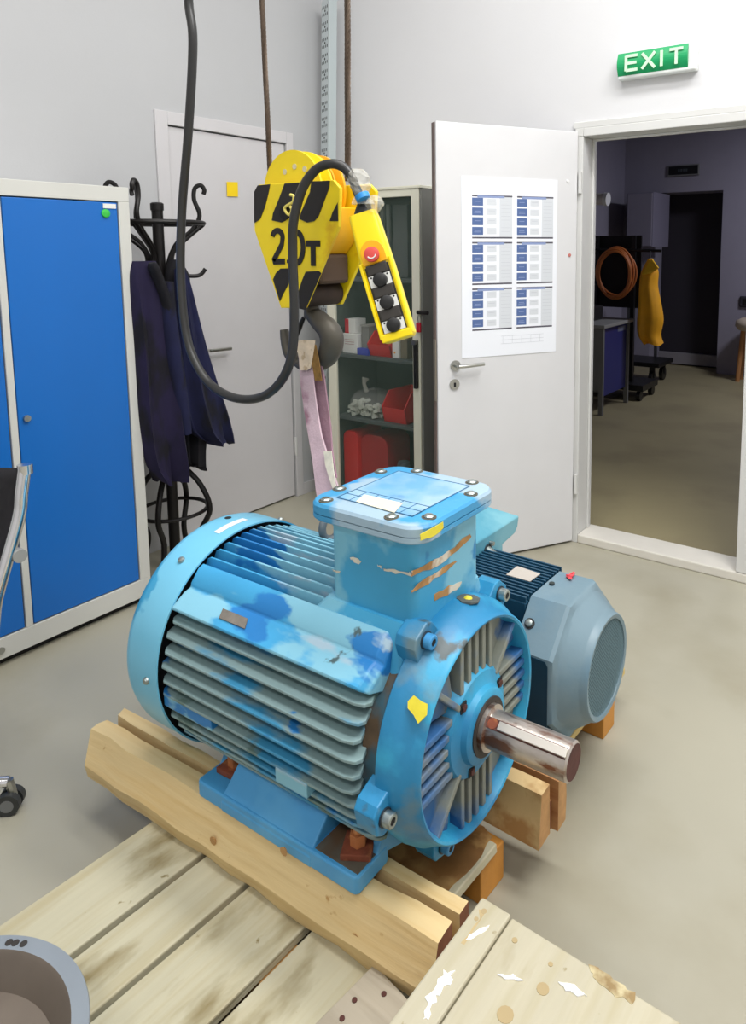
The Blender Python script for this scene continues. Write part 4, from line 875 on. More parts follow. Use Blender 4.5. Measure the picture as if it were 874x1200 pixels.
# recessed tapped hole with yellow spot on the ring top
a_ = math.radians(81); c_ = Vector((mx(-0.790), 0.2465 * math.cos(a_), A + 0.2465 * math.sin(a_))); n_ = Vector((0, math.cos(a_), math.sin(a_)))
obj('grease_recess', MB().tube([c_ - n_ * 0.003, c_ + n_ * 0.0012], [0.026, 0.026], 8), mat('recess_dirty', (92, 96, 92), 0.7, var=0.3, vscale=40), es)
obj('yellow_spot', MB().tube([c_ + n_ * 0.001, c_ + n_ * 0.005], [0.010, 0.006], 8), YSPOT, es)
# dark rusty groove between frame and shield
obj('joint_groove', MB().lathe([(mx(-0.872), 0.20), (mx(-0.866), 0.226), (mx(-0.845), 0.222), (mx(-0.823), 0.226), (mx(-0.823), 0.20)], (0, 0, A), 'x', 96), mat('joint_dirt', (92, 74, 54), 0.8, var=0.4, vscale=20, patches=(((60, 96, 110), 8, 0.5, 0.1),)), mo, smooth=35)
# yellow paint patch on the ring (wraps on the cylinder)
def ringpatch(pix, mt, name, R=0.2482, lift=0.0012):
    pts = []
    for u, v in pix:
        best = None; o = mi @ CAM; d = mi.to_3x3() @ ray(u, v)
        aa = d.y ** 2 + d.z ** 2; bb = 2 * (o.y * d.y + (o.z - A) * d.z); cc_ = o.y ** 2 + (o.z - A) ** 2 - R * R; t = (-bb - math.sqrt(max(bb * bb - 4 * aa * cc_, 0))) / (2 * aa)
        pts.append(o + d * t)
    nrm = [Vector((0, p.y, p.z - A)).normalized() for p in pts]; c_ = sum(pts, Vector()) / len(pts); nc = Vector((0, c_.y, c_.z - A)).normalized(); c_ = Vector((c_.x, nc.y * R, A + nc.z * R))
    n = len(pts); top = [p + q * lift for p, q in zip(pts, nrm)] + [c_ + nc * lift]
    b = MB(); b.add(top + [p - q * 0.001 for p, q in zip(pts, nrm)], [(i, (i + 1) % n, n) for i in range(n)] + [(i, n + 1 + i, n + 1 + (i + 1) % n, (i + 1) % n) for i in range(n)])
    return obj(name, b, mt, es)
ringpatch([(478, 822), (485, 815), (494, 822), (501, 825), (500, 838), (490, 848), (485, 838), (478, 830)], YSPOT, 'paint_spot')
# shaft
sp = [(mx(-0.80), 0.036), (mx(-0.722), 0.036), (mx(-0.722), 0.047), (mx(-0.706), 0.047), (mx(-0.704), 0.0385), (mx(-0.528), 0.0385), (mx(-0.524), 0.0345), (mx(-0.524), 0.0)]
sh = obj('shaft', MB().lathe(sp, (0, 0, A), 'x', 64), SHAFT, mo, smooth=35)
obj('shaft_end', MB().lathe([(mx(-0.5238), 0.0), (mx(-0.5238), 0.034)], (0, 0, A), 'x', 48), RUSTD, sh)
obj('seal_ring', MB().lathe([(mx(-0.7215), 0.048), (mx(-0.7215), 0.060), (mx(-0.715), 0.060), (mx(-0.715), 0.048)], (0, 0, A), 'x', 48), mat('seal_dark', (54, 48, 44), 0.6), sh, smooth=35)
ka = math.radians(128); kn = Vector((0, math.cos(ka), math.sin(ka))); kt = Vector((0, -math.sin(ka), math.cos(ka)))
R3 = Matrix((Vector((1, 0, 0)), kt, kn)).transposed()
obj('keyway', MB().box(Vector((mx(-0.618), 0, A)) + kn * 0.0375, (0.178, 0.021, 0.0035), R3), RUSTD, sh)
obj('key', MB().box(Vector((mx(-0.602), 0, A)) + kn * 0.041, (0.150, 0.0165, 0.008), R3), mat('key_steel', (214, 208, 200), 0.3, 0.7), sh, bevel=0.001)
obj('keyway_rust', MB().cyl(Vector((mx(-0.692), 0, A)) + kn * 0.037, Vector((mx(-0.692), 0, A)) + kn * 0.0405, 0.011, n=18), RUST, sh)
# terminal box
ZL = 0.970 - 0.25
def rrect(x0_, x1_, y0_, y1_, r_, n=6):
    pts = []
    for cx_, cy_, a0 in ((x1_ - r_, y1_ - r_, 0), (x0_ + r_, y1_ - r_, PI / 2), (x0_ + r_, y0_ + r_, PI), (x1_ - r_, y0_ + r_, 1.5 * PI)):
        for k in range(n + 1): q = a0 + PI / 2 * k / n; pts.append((cx_ + r_ * math.cos(q), cy_ + r_ * math.sin(q)))
    return pts
def stack(levels):
    """levels: (z, x0,x1,y0,y1,r)"""
    b = MB(); b.loft([[Vector((x_, y_, z)) for x_, y_ in rrect(a_, c_, d_, e_, r_)] for z, a_, c_, d_, e_, r_ in levels]); return b
bx0, bx1, by0, by1 = mx(-1.035), mx(-0.813), -0.122, 0.122
tb_ = obj('terminal_box', stack([(0.40, bx0 - 0.0, bx1, by0, by1, 0.02), (0.668, bx0, bx1, by0, by1, 0.02), (0.683, bx0 - 0.01, bx1 + 0.005, by0 - 0.006, by1 + 0.008, 0.024)]), BOXM, mo, smooth=40)
obj('saddle', stack([(0.40, mx(-1.075), mx(-0.82), -0.160, 0.160, 0.016), (0.49, mx(-1.065), mx(-0.817), -0.142, 0.142, 0.016), (0.512, mx(-1.045), mx(-0.815), -0.130, 0.130, 0.016)]), BOXM, tb_, smooth=40)
lx0, lx1, ly0, ly1 = mx(-1.092), mx(-0.786), -0.139, 0.164
obj('lid_flange', stack([(ZL - 0.040, lx0 + 0.004, lx1 - 0.004, ly0 + 0.004, ly1 - 0.004, 0.045), (ZL - 0.036, lx0, lx1, ly0, ly1, 0.048), (ZL - 0.026, lx0, lx1, ly0, ly1, 0.048)]), LID, tb_, smooth=40)
obj('lid_seam', stack([(ZL - 0.026, lx0 + 0.003, lx1 - 0.003, ly0 + 0.003, ly1 - 0.003, 0.046), (ZL - 0.024, lx0 + 0.003, lx1 - 0.003, ly0 + 0.003, ly1 - 0.003, 0.046)]), mat('seam_dark', (60, 84, 90), 0.8), tb_)
lid = obj('lid', stack([(ZL - 0.024, lx0, lx1, ly0, ly1, 0.048), (ZL - 0.008, lx0, lx1, ly0, ly1, 0.048), (ZL - 0.002, lx0 + 0.004, lx1 - 0.004, ly0 + 0.004, ly1 - 0.004, 0.046), (ZL, lx0 + 0.012, lx1 - 0.012, ly0 + 0.012, ly1 - 0.012, 0.04)]), LID, tb_, smooth=30)
cxm, cym = (lx0 + lx1) / 2, (ly0 + ly1) / 2
for (x_, y_) in ((lx0 + 0.045, ly0 + 0.022), (lx1 - 0.085, ly0 + 0.022), (lx1 - 0.022, ly0 + 0.062), (lx1 - 0.022, ly1 - 0.085), (lx1 - 0.06, ly1 - 0.020), (lx0 + 0.09, ly1 - 0.020), (lx0 + 0.020, ly1 - 0.07), (lx0 + 0.020, ly0 + 0.09)):
    obj('bolt_pocket', MB().cyl((x_, y_, ZL - 0.012), (x_, y_, ZL + 0.0006), 0.0155, n=24), mat('pocket_dark', (88, 84, 72), 0.7), lid, smooth=35)
    obj('lid_bolt', MB().lathe([(ZL, 0.0115), (ZL + 0.003, 0.0115), (ZL + 0.0055, 0.008), (ZL + 0.0055, 0)], (x_, y_, 0), n=20), BOLT, lid, smooth=35)
# raised print area with grid lines and label on the lid
pa_ = [px_on(u, v, 'z', ZL) for u, v in ((404, 587), (460, 556), (540, 572), (487, 604))]
ax0, ax1, ay0, ay1 = lx0 + 0.055, lx1 - 0.05, ly0 + 0.045, ly1 - 0.045
obj('lid_panel', MB().bb((ax0, ay0, ZL - 0.001), (ax1, ay1, ZL + 0.0012)), mat('lid_panel_blue', (104, 164, 206), 0.4, var=0.1, vscale=8, patches=(((160, 190, 212), 7, 0.42, 0.2), ((70, 130, 190), 9, 0.62, 0.1))), lid, bevel=0.0008)
b = MB(); zz = ZL + 0.0016
for k in range(7):
    x_ = ax0 + (ax1 - ax0) * k / 6
    b.box((x_, ay0 + 0.03, zz), (0.0011, 0.06, 0.0008))
for y_ in (ay0, ay0 + 0.03, ay0 + 0.06, ay1): b.box(((ax0 + ax1) / 2, y_, zz), (ax1 - ax0, 0.0016, 0.0008))
for x_ in (ax0, ax1): b.box((x_, (ay0 + ay1) / 2, zz), (0.0016, ay1 - ay0, 0.0008))
obj('engraved_lines', b, mat('engraved', (52, 104, 142), 0.6), lid)
q = [px_on(u, v, 'z', ZL + 0.002) for u, v in ((417, 588), (427, 580), (472, 590), (462, 601))]
obj('blank_label', MB().prism(q, (0, 0, 0.001)), CREAM, lid)
# paint losses on the box's right face (a plane of the box)
def facepatch(pix, axis, val, mt, name, ext, jag=0.0025, seed=0, parent=tb_):
    r = random.Random(seed); P = [px_on(u, v, axis, val) for u, v in pix]; out = []
    for i, p in enumerate(P):
        q_ = P[(i + 1) % len(P)]; out += [p.lerp(q_, t) + (Vector((0, r.uniform(-jag, jag), r.uniform(-jag, jag))) if axis == 'x' else Vector((r.uniform(-jag, jag), 0, r.uniform(-jag, jag)))) for t in (0, 0.3, 0.6)]
    return obj(name, MB().prism(out, ext), mt, parent)
z7 = lambda x_, y_: (360 + x_ / 3.3615, 530 + y_ / 3.3615)
XR = bx1 + 0.0003
facepatch([z7(*p) for p in ((410, 470), (500, 425), (580, 370), (640, 320), (645, 335), (590, 385), (510, 450), (410, 487))], 'x', XR, SCRAPE, 'paint_scrape', (0.001, 0, 0), seed=1)
facepatch([z7(*p) for p in ((405, 550), (450, 505), (520, 465), (585, 425), (590, 432), (520, 485), (450, 535), (412, 556))], 'x', XR, SCRAPE, 'paint_scrape', (0.001, 0, 0), seed=2)
facepatch([z7(*p) for p in ((500, 560), (560, 525), (605, 510), (600, 530), (550, 560), (500, 590))], 'x', XR, SCRAPE, 'paint_scrape', (0.001, 0, 0), seed=3)
YF = by0 - 0.0003
facepatch([z7(*p) for p in ((300, 456), (340, 462), (405, 472), (405, 484), (345, 474), (302, 462))], 'y', YF, SCRAPEW, 'paint_scrape', (0, -0.001, 0), seed=4)
facepatch([z7(*p) for p in ((168, 416), (190, 415), (214, 428), (210, 440), (185, 430))], 'y', YF, SCRAPEW, 'paint_scrape', (0, -0.001, 0), seed=5)
facepatch([z7(*p) for p in ((275, 445), (295, 450), (290, 457))], 'y', YF, SCRAPEW, 'paint_scrape', (0, -0.001, 0), seed=6)
facepatch([z7(*p) for p in ((100, 458), (135, 470), (125, 478), (102, 468))], 'y', YF, SCRAPEW, 'paint_scrape', (0, -0.001, 0), seed=7)
facepatch([z7(*p) for p in ((444, 325), (533, 273), (536, 298), (500, 330), (446, 348))], 'x', lx1 + 0.0003, YSPOT, 'yellow_mark', (0.001, 0, 0), 0.001, seed=8, parent=lid)
# lifting eye behind the box
obj('lifting_eye', MB().tube([(mx(-1.28) + 0.0, 0.14 + 0.035 * math.cos(t), A + 0.265 + 0.035 * math.sin(t)) for t in [2 * PI * i / 24 for i in range(25)]], 0.010, 10), mat('eye_steel', (120, 130, 136), 0.5, 0.5), mo, smooth=True)
# feet
def foot(sgn):
    y_out, y_in = 0.252, 0.150; x0_, x1_ = mx(-1.347), mx(-0.862)
    r_ = 0.012
    b = MB()
    # plate with two thick pads and a thinner middle
    b.loft([[Vector((x_, sgn * y_, z)) for x_, y_ in rrect(x0_, x1_, y_in, y_out, 0.012)] for z in (0.0, 0.038)])
    f_ = obj('foot', b, FOOTM, mo, bevel=0.004)
    # sloping middle web rising to the frame
    wx0, wx1 = mx(-1.262), mx(-0.985)
    b = MB(); pr_ = [(y_out + 0.0015, 0.022), (y_out - 0.003, 0.034), (0.158, 0.125), (0.10, 0.125), (0.10, 0.0), (y_out + 0.0015, 0.0)]
    b.prism([(wx0, sgn * y_, z) for y_, z in pr_], (wx1 - wx0, 0, 0)); obj('foot_web', b, FOOTM, f_, bevel=0.004)
    # end gussets
    for xa in (x0_ + 0.002, x1_ - 0.02):
        b = MB(); b.prism([(xa, sgn * 0.19, 0.036), (xa, sgn * 0.15, 0.10), (xa, sgn * 0.10, 0.10), (xa, sgn * 0.10, 0.0)], (0.018, 0, 0)); obj('gusset', b, FOOTM, f_, bevel=0.003)
    b = MB(); b.bb((mx(-0.985) + 0.003, sgn * (y_out - 0.010), 0.0375), (x1_ - 0.006, sgn * 0.151, 0.0395)); obj('pad_dirt', b, FOOTD, f_)
    for xa, big in ((mx(-1.296), False), (mx(-0.906), True)):
        ya = sgn * (0.196 if big else 0.182)
        obj('rusty_washer', MB().box((xa, ya, 0.046), (0.062, 0.062, 0.014), Matrix.Rotation(0.5 if big else 0.05, 3, 'Z')), RUST, f_, bevel=0.002)
        bl = obj('anchor_bolt', MB().cyl((xa, ya, 0.053), (xa, ya, 0.078), 0.018, n=6), mat('bolt_rust_orange', (184, 116, 70), 0.6, 0.2, var=0.2, vscale=40), f_, bevel=0.001)
        obj('bolt_stud', MB().cyl((xa, ya, 0.078), (xa, ya, 0.100), 0.010, n=12), mat('stud_copper', (206, 146, 96), 0.5, 0.3), bl, smooth=35)
    obj('foot_hole', MB().cyl((mx(-1.262), sgn * 0.2, 0.0375), (mx(-1.262), sgn * 0.2, 0.0388), 0.009, n=14), DARKHOLE, f_)
foot(-1); foot(1)

# ================================================================ SMALLER GREY-BLUE MOTOR
Y2, Z2 = 1.722, 0.362
m2 = empty('electric_motor', (-1.05, Y2, ZP), 'smaller grey-blue electric motor with a round slatted fan grille behind the big one', 'electric motor', group='blue electric motors'); f2 = Frame(m2)
def octo(x_, hf, cut, c=(Y2, Z2)):
    pts = []
    for sy, sz in ((1, 1), (-1, 1), (-1, -1), (1, -1)):
        p_, q_ = (sy * hf, sz * cut), (sy * cut, sz * hf)
        pts += [p_, q_] if sy * sz > 0 else [q_, p_]
    return [Vector((x_, c[0] + y_, c[1] + z_)) for y_, z_ in pts]
def oct2(x_, hf, cut, m_=4):
    """octagon resampled to 8*m_ points, ordered by angle"""
    P = sorted(octo(x_, hf, cut), key=lambda p: math.atan2(p.z - Z2, p.y - Y2)); out = []
    for i in range(8):
        for k in range(m_): out.append(P[i].lerp(P[(i + 1) % 8], k / m_))
    return out
def circ2(x_, r_, ref):
    out = []
    for p in ref:
        a_ = math.atan2(p.z - Z2, p.y - Y2); out.append(Vector((x_, Y2 + r_ * math.cos(a_), Z2 + r_ * math.sin(a_))))
    return out
ref = oct2(0, 0.19, 0.085)
rings = [oct2(-0.868, 0.19, 0.088), oct2(-0.762, 0.192, 0.088), oct2(-0.752, 0.188, 0.084)]
ref = rings[-1]
def mixr(x_, t, r_): return [a_.lerp(c_, t) + Vector((0, 0, 0)) for a_, c_ in zip(oct2(x_, 0.186, 0.083), circ2(x_, r_, ref))]
rings += [mixr(-0.746, 0.85, 0.182), circ2(-0.738, 0.178, ref), circ2(-0.715, 0.162, ref), circ2(-0.700, 0.150, ref), circ2(-0.694, 0.146, ref), circ2(-0.682, 0.143, ref), circ2(-0.677, 0.139, ref), circ2(-0.679, 0.128, ref), circ2(-0.69, 0.126, ref)]
b = MB(); b.loft(rings, cap=False); cw = f2.part('fan_cowl', b, M2L, smooth=30)
def cowlp(name, mb, mt, **k):
    mb.v = [tuple(f2.inv @ Vector(v)) for v in mb.v]; return obj(name, mb, mt, cw, **k)
b = MB()
for k in range(-13, 14):
    o_ = k * 0.0094; L_ = math.sqrt(max(0.127 ** 2 - o_ ** 2, 0)); ang = math.radians(38)
    dv = Vector((0, math.cos(ang), math.sin(ang))); nv = Vector((0, -math.sin(ang), math.cos(ang)))
    c_ = Vector((-0.683, Y2, Z2)) + nv * o_; b.prism([c_ - dv * L_ - nv * 0.0016, c_ + dv * L_ - nv * 0.0016, c_ + dv * L_ + nv * 0.0016, c_ - dv * L_ + nv * 0.0016], (0.0012, 0, 0))
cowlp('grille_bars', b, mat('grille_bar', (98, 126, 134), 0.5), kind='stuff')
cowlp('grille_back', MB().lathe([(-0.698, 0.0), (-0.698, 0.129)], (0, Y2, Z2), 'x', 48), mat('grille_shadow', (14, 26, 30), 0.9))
p = onx(623.5, 727, 0); 
ca = math.radians(135); c_ = Vector((-0.845, Y2 - 0.139, Z2 + 0.139)); nn = Vector((0, -0.7071, 0.7071))
cowlp('screw_washer', MB().cyl(c_ - nn * 0.001, c_ + nn * 0.003, 0.0145, n=24), mat('washer_black', (40, 40, 42), 0.6), smooth=35)
cowlp('cowl_screw', MB().tube([c_ + nn * 0.003, c_ + nn * 0.009, c_ + nn * 0.010], [0.0105, 0.0095, 0.006], 18), BOLT, smooth=35)
q = onz(651, 686.5, Z2 + 0.19)
cowlp('top_screw', MB().cyl((q.x - 0.012, q.y, Z2 + 0.189), (q.x - 0.012, q.y, Z2 + 0.196), 0.008, n=14), mat('screw_dark', (60, 70, 70), 0.5, 0.5), smooth=35)
q = onz(669, 677, Z2 + 0.19)
rnd = random.Random(9); pts = [(q.x + rnd.uniform(-0.012, 0.012), q.y + rnd.uniform(-0.022, 0.022), Z2 + 0.194 + rnd.uniform(0, 0.008)) for _ in range(12)]
o_ = obj('red_string', MB().tube(smooth_path(pts, 5), 0.0028, 6), mat('string_red', (224, 76, 84), 0.6), smooth=True, label='little tangle of red string on top of the smaller motor cowl', cat='string')
# body
f2.part('body', MB().lathe([(-1.42, 0.0), (-1.42, 0.155), (-0.86, 0.155), (-0.86, 0.0)], (0, Y2, Z2), 'x', 64), M2P, smooth=35)
f2.part('side_panel', MB().bb((-0.90, Y2 - 0.178, Z2 - 0.16), (-0.765, Y2 - 0.10, Z2 + 0.075)), M2P, bevel=0.004)
f2.part('side_opening', MB().prism([(-0.866, Y2 - 0.1935, Z2 - 0.165), (-0.764, Y2 - 0.1935, Z2 - 0.165), (-0.764, Y2 - 0.1935, Z2 + 0.070), (-0.772, Y2 - 0.1935, Z2 + 0.082), (-0.866, Y2 - 0.1935, Z2 + 0.086)], (0, 0.003, 0)), M2P)
f2.part('side_rod', MB().cyl((-0.835, Y2 - 0.1945, Z2 - 0.16), (-0.835, Y2 - 0.1945, Z2 + 0.08), 0.0018, n=6), M2D)
# ribbed top block
b = MB(); b.bb((-1.13, Y2 - 0.115, Z2 + 0.10), (-0.872, Y2 + 0.115, Z2 + 0.178)); f2.part('top_block', b, M2D, bevel=0.004)
for k in range(14):
    y_ = Y2 - 0.110 + k * 0.0168
    f2.part('fin', MB().bb((-1.13, y_ - 0.003, Z2 + 0.178), (-0.872, y_ + 0.003, Z2 + 0.193)), M2D, bevel=0.001)
for k in range(8):
    z_ = Z2 + 0.10 - k * 0.034
    r_ = math.sqrt(max(0.178 ** 2 - (z_ - Z2) ** 2, 0.01))
    for sg in (-1, 1): f2.part('fin', MB().bb((-1.40, Y2 + sg * (r_), z_ - 0.003), (-0.90, Y2 + sg * 0.12, z_ + 0.003)), M2D)
q = [onz(u, v, Z2 + 0.194) for u, v in ((593, 674), (606, 664), (633, 673), (621, 682))]
f2.part('rating_plate', MB().prism(q, (0, 0, 0.002)), mat('rating_plate_metal', (196, 188, 178), 0.5, 0.2))
# terminal box of the smaller motor
XB = -1.13
fp = [(553, 640), (608, 605), (606.5, 617), (603, 625), (589, 638), (589, 668), (600, 678), (556, 700)]
P = [onx(u, v, XB) for u, v in fp]
b = MB(); b.prism(P[1:] + [P[0]], (-0.2, 0, 0)); t2 = f2.part('terminal_box', b, M2B, bevel=0.003)
a_, c_ = P[0], P[1]; back = Vector((-0.2, 0, 0))
rd0 = a_ + Vector((-0.13, 0.06, 0.055)); rd1 = onx(585, 587, XB - 0.1); rd2 = onx(573, 585, XB - 0.16)
b = MB(); b.add([a_, c_, c_ + back, a_ + back, Vector((XB - 0.1, a_.y + 0.04, c_.z + 0.05)), Vector((XB - 0.1, c_.y - 0.09, c_.z + 0.05))], [(0, 1, 5, 4), (1, 2, 5), (2, 3, 4, 5), (3, 0, 4), (0, 3, 2, 1)])
f2.part('sloped_lid', b, M2B, bevel=0.003)
g = onx(571, 645, XB)
f2.part('gland_socket', MB().cyl(g + Vector((-0.002, 0, 0)), g + Vector((0.004, 0, 0)), 0.022, n=20), mat('gland_dark', (34, 52, 60), 0.6), smooth=35)
f2.part('cable_gland', MB().tube([g, g + Vector((0.02, -0.004, -0.006)), g + Vector((0.035, -0.01, -0.012)), g + Vector((0.036, -0.01, -0.012)), g + Vector((0.05, -0.018, -0.02))], [0.016, 0.017, 0.017, 0.013, 0.013], 14), BOLT, smooth=35)
f2.part('gland_pipe', MB().tube([g + Vector((0.045, -0.015, -0.018)), g + Vector((0.075, -0.05, -0.035)), g + Vector((0.09, -0.08, -0.045))], 0.010, 10), M2B, smooth=35)
f2.part('gland_bolt', MB().cyl(onx(574, 636, XB), onx(574, 636, XB) + Vector((0.015, 0, 0)), 0.007, n=12), BOLT, smooth=35)
# feet
for sg in (-1, 1):
    f2.part('foot', MB().bb((-1.35, Y2 + sg * 0.16, ZP + 0.003), (-0.93, Y2 + sg * 0.08, ZP + 0.03)), M2D, bevel=0.004)
    for xx in (-1.33, -0.98): f2.part('foot_rib', MB().prism([(xx, Y2 + sg * 0.15, ZP + 0.03), (xx, Y2 + sg * 0.08, ZP + 0.03), (xx, Y2 + sg * 0.08, ZP + 0.14)], (0.02, 0, 0)), M2D)

# ================================================================ HOIST BLOCK
HYF = 1.40
pl = [(303, 216.4), (390, 210.8), (398, 220), (396.3, 265.8), (357, 361), (329, 361), (298, 270), (297.5, 225)]
fp = [ony(u, v, HYF) for u, v in pl]
zmin = min(p.z for p in fp); hcx = sum(p.x for p in fp) / 8
ho = empty('hoist_block', (hcx, 1.47, zmin - 0.2), 'yellow and black striped hoist pulley block marked 2.0T hanging over the motor', 'hoist block'); fh = Frame(ho)
fpl = fh.part('front_plate', MB().prism(fp, (0, 0.012, 0)), YEL, bevel=0.002)
YBK = 1.545
fh.part('back_plate', MB().prism([p + Vector((0, YBK - HYF, 0)) for p in fp], (0, 0.012, 0)), YEL, bevel=0.002)
zh = lambda x_, y_: (290 + x_ / 6, 170 + y_ / 6)
def hp_poly(pix, name, mt=SPRAY, th=0.001, label=None):
    P = [ony(*zh(*p), HYF - 0.0005) for p in pix]; b = MB(); b.prism(P, (0, -th, 0)); b.v = [tuple(fh.inv @ Vector(v)) for v in b.v]
    return obj(name, b, mt, fpl, label=label)
hp_poly([(48, 330), (72, 284), (160, 275), (150, 330), (125, 430), (90, 520), (50, 548), (48, 520)], 'black_stripe')
hp_poly([(262, 270), (370, 262), (355, 320), (300, 470), (270, 530), (240, 545), (172, 530), (180, 480), (225, 370)], 'black_stripe')
hp_poly([(450, 255), (580, 250), (575, 300), (500, 500), (470, 535), (420, 545), (365, 520), (375, 480), (440, 330)], 'black_stripe')
hp_poly([(634, 405), (638, 535), (578, 535), (600, 470)], 'black_stripe')
hp_poly([(232, 868), (290, 866), (290, 975), (250, 1050), (228, 1100), (180, 945), (200, 900)], 'black_stripe')
hp_poly([(410, 890), (500, 885), (520, 900), (408, 1160), (345, 1145), (350, 1060), (385, 950)], 'black_stripe')
def stroke(pix, wd, name, lift=0.0):
    P = [ony(*zh(*p), HYF - 0.0015) for p in pix]; b = MB()
    ribbon(b, [(p.x, p.z) for p in P], wd, HYF - 0.0005, 0.0016 + lift); b.v = [tuple(fh.inv @ Vector(v)) for v in b.v]
    obj(name, b, SPRAY, fpl)
def arc(cx_, cy_, rx, ry, a0, a1, n=12): return [(cx_ + rx * math.cos(math.radians(a0 + (a1 - a0) * i / n)), cy_ + ry * math.sin(math.radians(a0 + (a1 - a0) * i / n))) for i in range(n + 1)]
SW = 0.0165
stroke([(175, 640)] + arc(210, 650, 36, 48, 190, 360, 10) + [(240, 700), (182, 812), (182, 820), (262, 818)], SW, 'digit_two')
hp_poly([(277, 806), (298, 804), (298, 830), (277, 830)], 'decimal_point')
stroke([(330, 612), (330, 835)], SW, 'digit_zero'); stroke([(322, 612)] + arc(345, 720, 45, 108, -80, 80, 12) + [(322, 832)], SW, 'digit_zero', 0.0003)
stroke([(410, 692), (510, 692)], SW, 'letter_t'); stroke([(460, 685), (462, 850)], SW * 1.1, 'letter_t', 0.0003)
# torn yellow wire bits
pts = [ony(*zh(*p), HYF - 0.012) for p in ((300, 350), (325, 360), (318, 400), (285, 420), (262, 440), (270, 470), (295, 490), (312, 455), (300, 430))]
fh.part('twisted_wire', MB().tube(smooth_path(pts, 4), 0.0042, 6), mat('wire_yellow', (232, 216, 110), 0.5), smooth=True)
# sheave
sc_ = Vector((ony(356, 240, 1.47).x, 0, ony(352, 226, 1.47).z)); ra = abs(ony(352, 178, 1.47).z - sc_.z)
sc_.z += 0.0
prof = [(1.425, 0.0), (1.425, ra), (1.432, ra), (1.442, ra - 0.03), (1.458, ra - 0.03), (1.468, ra), (1.475, ra), (1.475, 0.0)]
fh.part('sheave', MB().lathe(prof, (sc_.x, 0, sc_.z), 'y', 72), YEL, smooth=35)
prof = [(1.485, 0.0), (1.485, ra * 0.96), (1.492, ra * 0.96), (1.50, ra - 0.035), (1.512, ra - 0.035), (1.522, ra * 0.96), (1.530, ra * 0.96), (1.530, 0.0)]
fh.part('sheave', MB().lathe(prof, (sc_.x, 0, sc_.z), 'y', 72), YELO, smooth=35)
for dx in (-0.045, -0.005, 0.035): fh.part('sheave_hole', MB().cyl((sc_.x + dx + 0.02, 1.4235, sc_.z + 0.07 - abs(dx) * 0.3), (sc_.x + dx + 0.02, 1.426, sc_.z + 0.07 - abs(dx) * 0.3), 0.008, n=16), mat('sheave_hole_white', (214, 206, 176), 0.5))
fh.part('axle', MB().cyl((sc_.x, HYF - 0.006, sc_.z - 0.06), (sc_.x, YBK + 0.018, sc_.z - 0.06), 0.02, n=18), IRON, smooth=True)
# orange side cover
g0, g1 = ony(397, 242, 1.43), ony(421, 244, 1.52); g2 = ony(397, 305, 1.43)
cc_ = Vector((ony(372, 262, 1.43).x, 0, ony(372, 262, 1.43).z))
rx_ = ony(420.5, 262, 1.54).x; zt_ = ony(410, 242, 1.48).z; zb_d = ony(394, 308, 1.45).z; zc_d = ony(410, 254, 1.48).z; rd = zc_d - zb_d
pts = [(rx_ - rd + rd * math.cos(math.radians(a_)), zc_d + rd * math.sin(math.radians(a_))) for a_ in range(-178, 6, 8)]
pts = [(rx_ - 2 * rd + 0.004, zt_)] + pts + [(rx_ - 0.002, zt_)]
b = MB(); b.prism([(x_, 1.414, z_) for x_, z_ in pts], (0, 0.128, 0)); fh.part('side_cover', b, YELO, bevel=0.004, smooth=30)
# lower crosshead and hook
x0_, x1_ = fp[5].x + 0.005, fp[4].x + 0.04
zc_ = zmin + 0.035
fh.part('crosshead', MB().cyl((hcx + 0.01, HYF + 0.013, zc_ + 0.005), (hcx + 0.01, YBK - 0.001, zc_ + 0.005), 0.036, n=24), mat('crosshead_dark', (56, 42, 34), 0.6, 0.3, var=0.3, vscale=20), smooth=True)
fh.part('inner_shroud', MB().bb((hcx - 0.05, HYF + 0.02, zc_ + 0.035), (hcx + 0.075, YBK - 0.005, zc_ + 0.12)), mat('shroud_brown', (70, 52, 38), 0.7), bevel=0.01)
YH = 1.47
hk = [(365, 352), (366, 366), (374, 375), (386, 388), (389, 402), (383, 418), (368, 427), (352, 426), (340, 414), (335, 398), (333, 386)]
P = smooth_path([ony(u, v, YH) for u, v in hk], 6)
rr = []
for i in range(len(P)):
    t = i / (len(P) - 1); rr.append(0.014 + 0.018 * math.sin(min(1, t * 1.35) * PI) ** 1.0 if t < 0.74 else max(0.009, 0.0200 - 0.032 * (t - 0.74)))
fh.part('hook', MB().tube(P, rr, 14, flat=1.15), HOOKM, smooth=True)
fh.part('hook_shank', MB().cyl(ony(363, 350, YH), ony(365, 372, YH), 0.017, 0.022, n=16), HOOKM, smooth=True)
q_ = [ony(u, v, YH) for u, v in ((356, 372), (350, 386), (343, 404))]
fh.part('safety_latch', MB().tube(q_, [0.006, 0.008, 0.006], 8), IRON, smooth=True)
# wire ropes
def wire(name, p0, p1, label, r=0.0075, turns=None):
    p0, p1 = Vector(p0), Vector(p1); L_ = (p1 - p0).length; d = (p1 - p0) / L_; u = d.cross(Vector((0, 1, 0))).normalized(); v = d.cross(u)
    e_ = empty(name, p0, label, 'wire rope', group='wire ropes of the hoist'); f_ = Frame(e_); n = int(L_ / 0.008)
    for s_ in range(6):
        pts = [p0 + d * (L_ * i / n) + (u * math.cos(a_) + v * math.sin(a_)) * r * 0.62 for i in range(n + 1) for a_ in (2 * PI * (L_ * i / n) / 0.075 + s_ * PI / 3,)]
        f_.part('strand', MB().tube(pts, r * 0.46, 5), ROPE, smooth=True)
    return e_
a_, c_ = ony(305, -40, 1.45), ony(317, 212, 1.45)
wire('wire_rope', c_, c_ + (a_ - c_) * (ROOM_TOP - c_.z) / (a_.z - c_.z), 'twisted steel wire rope running up from the left side of the hoist block')
a_, c_ = ony(407, -40, 1.47), ony(407.5, 212, 1.47)
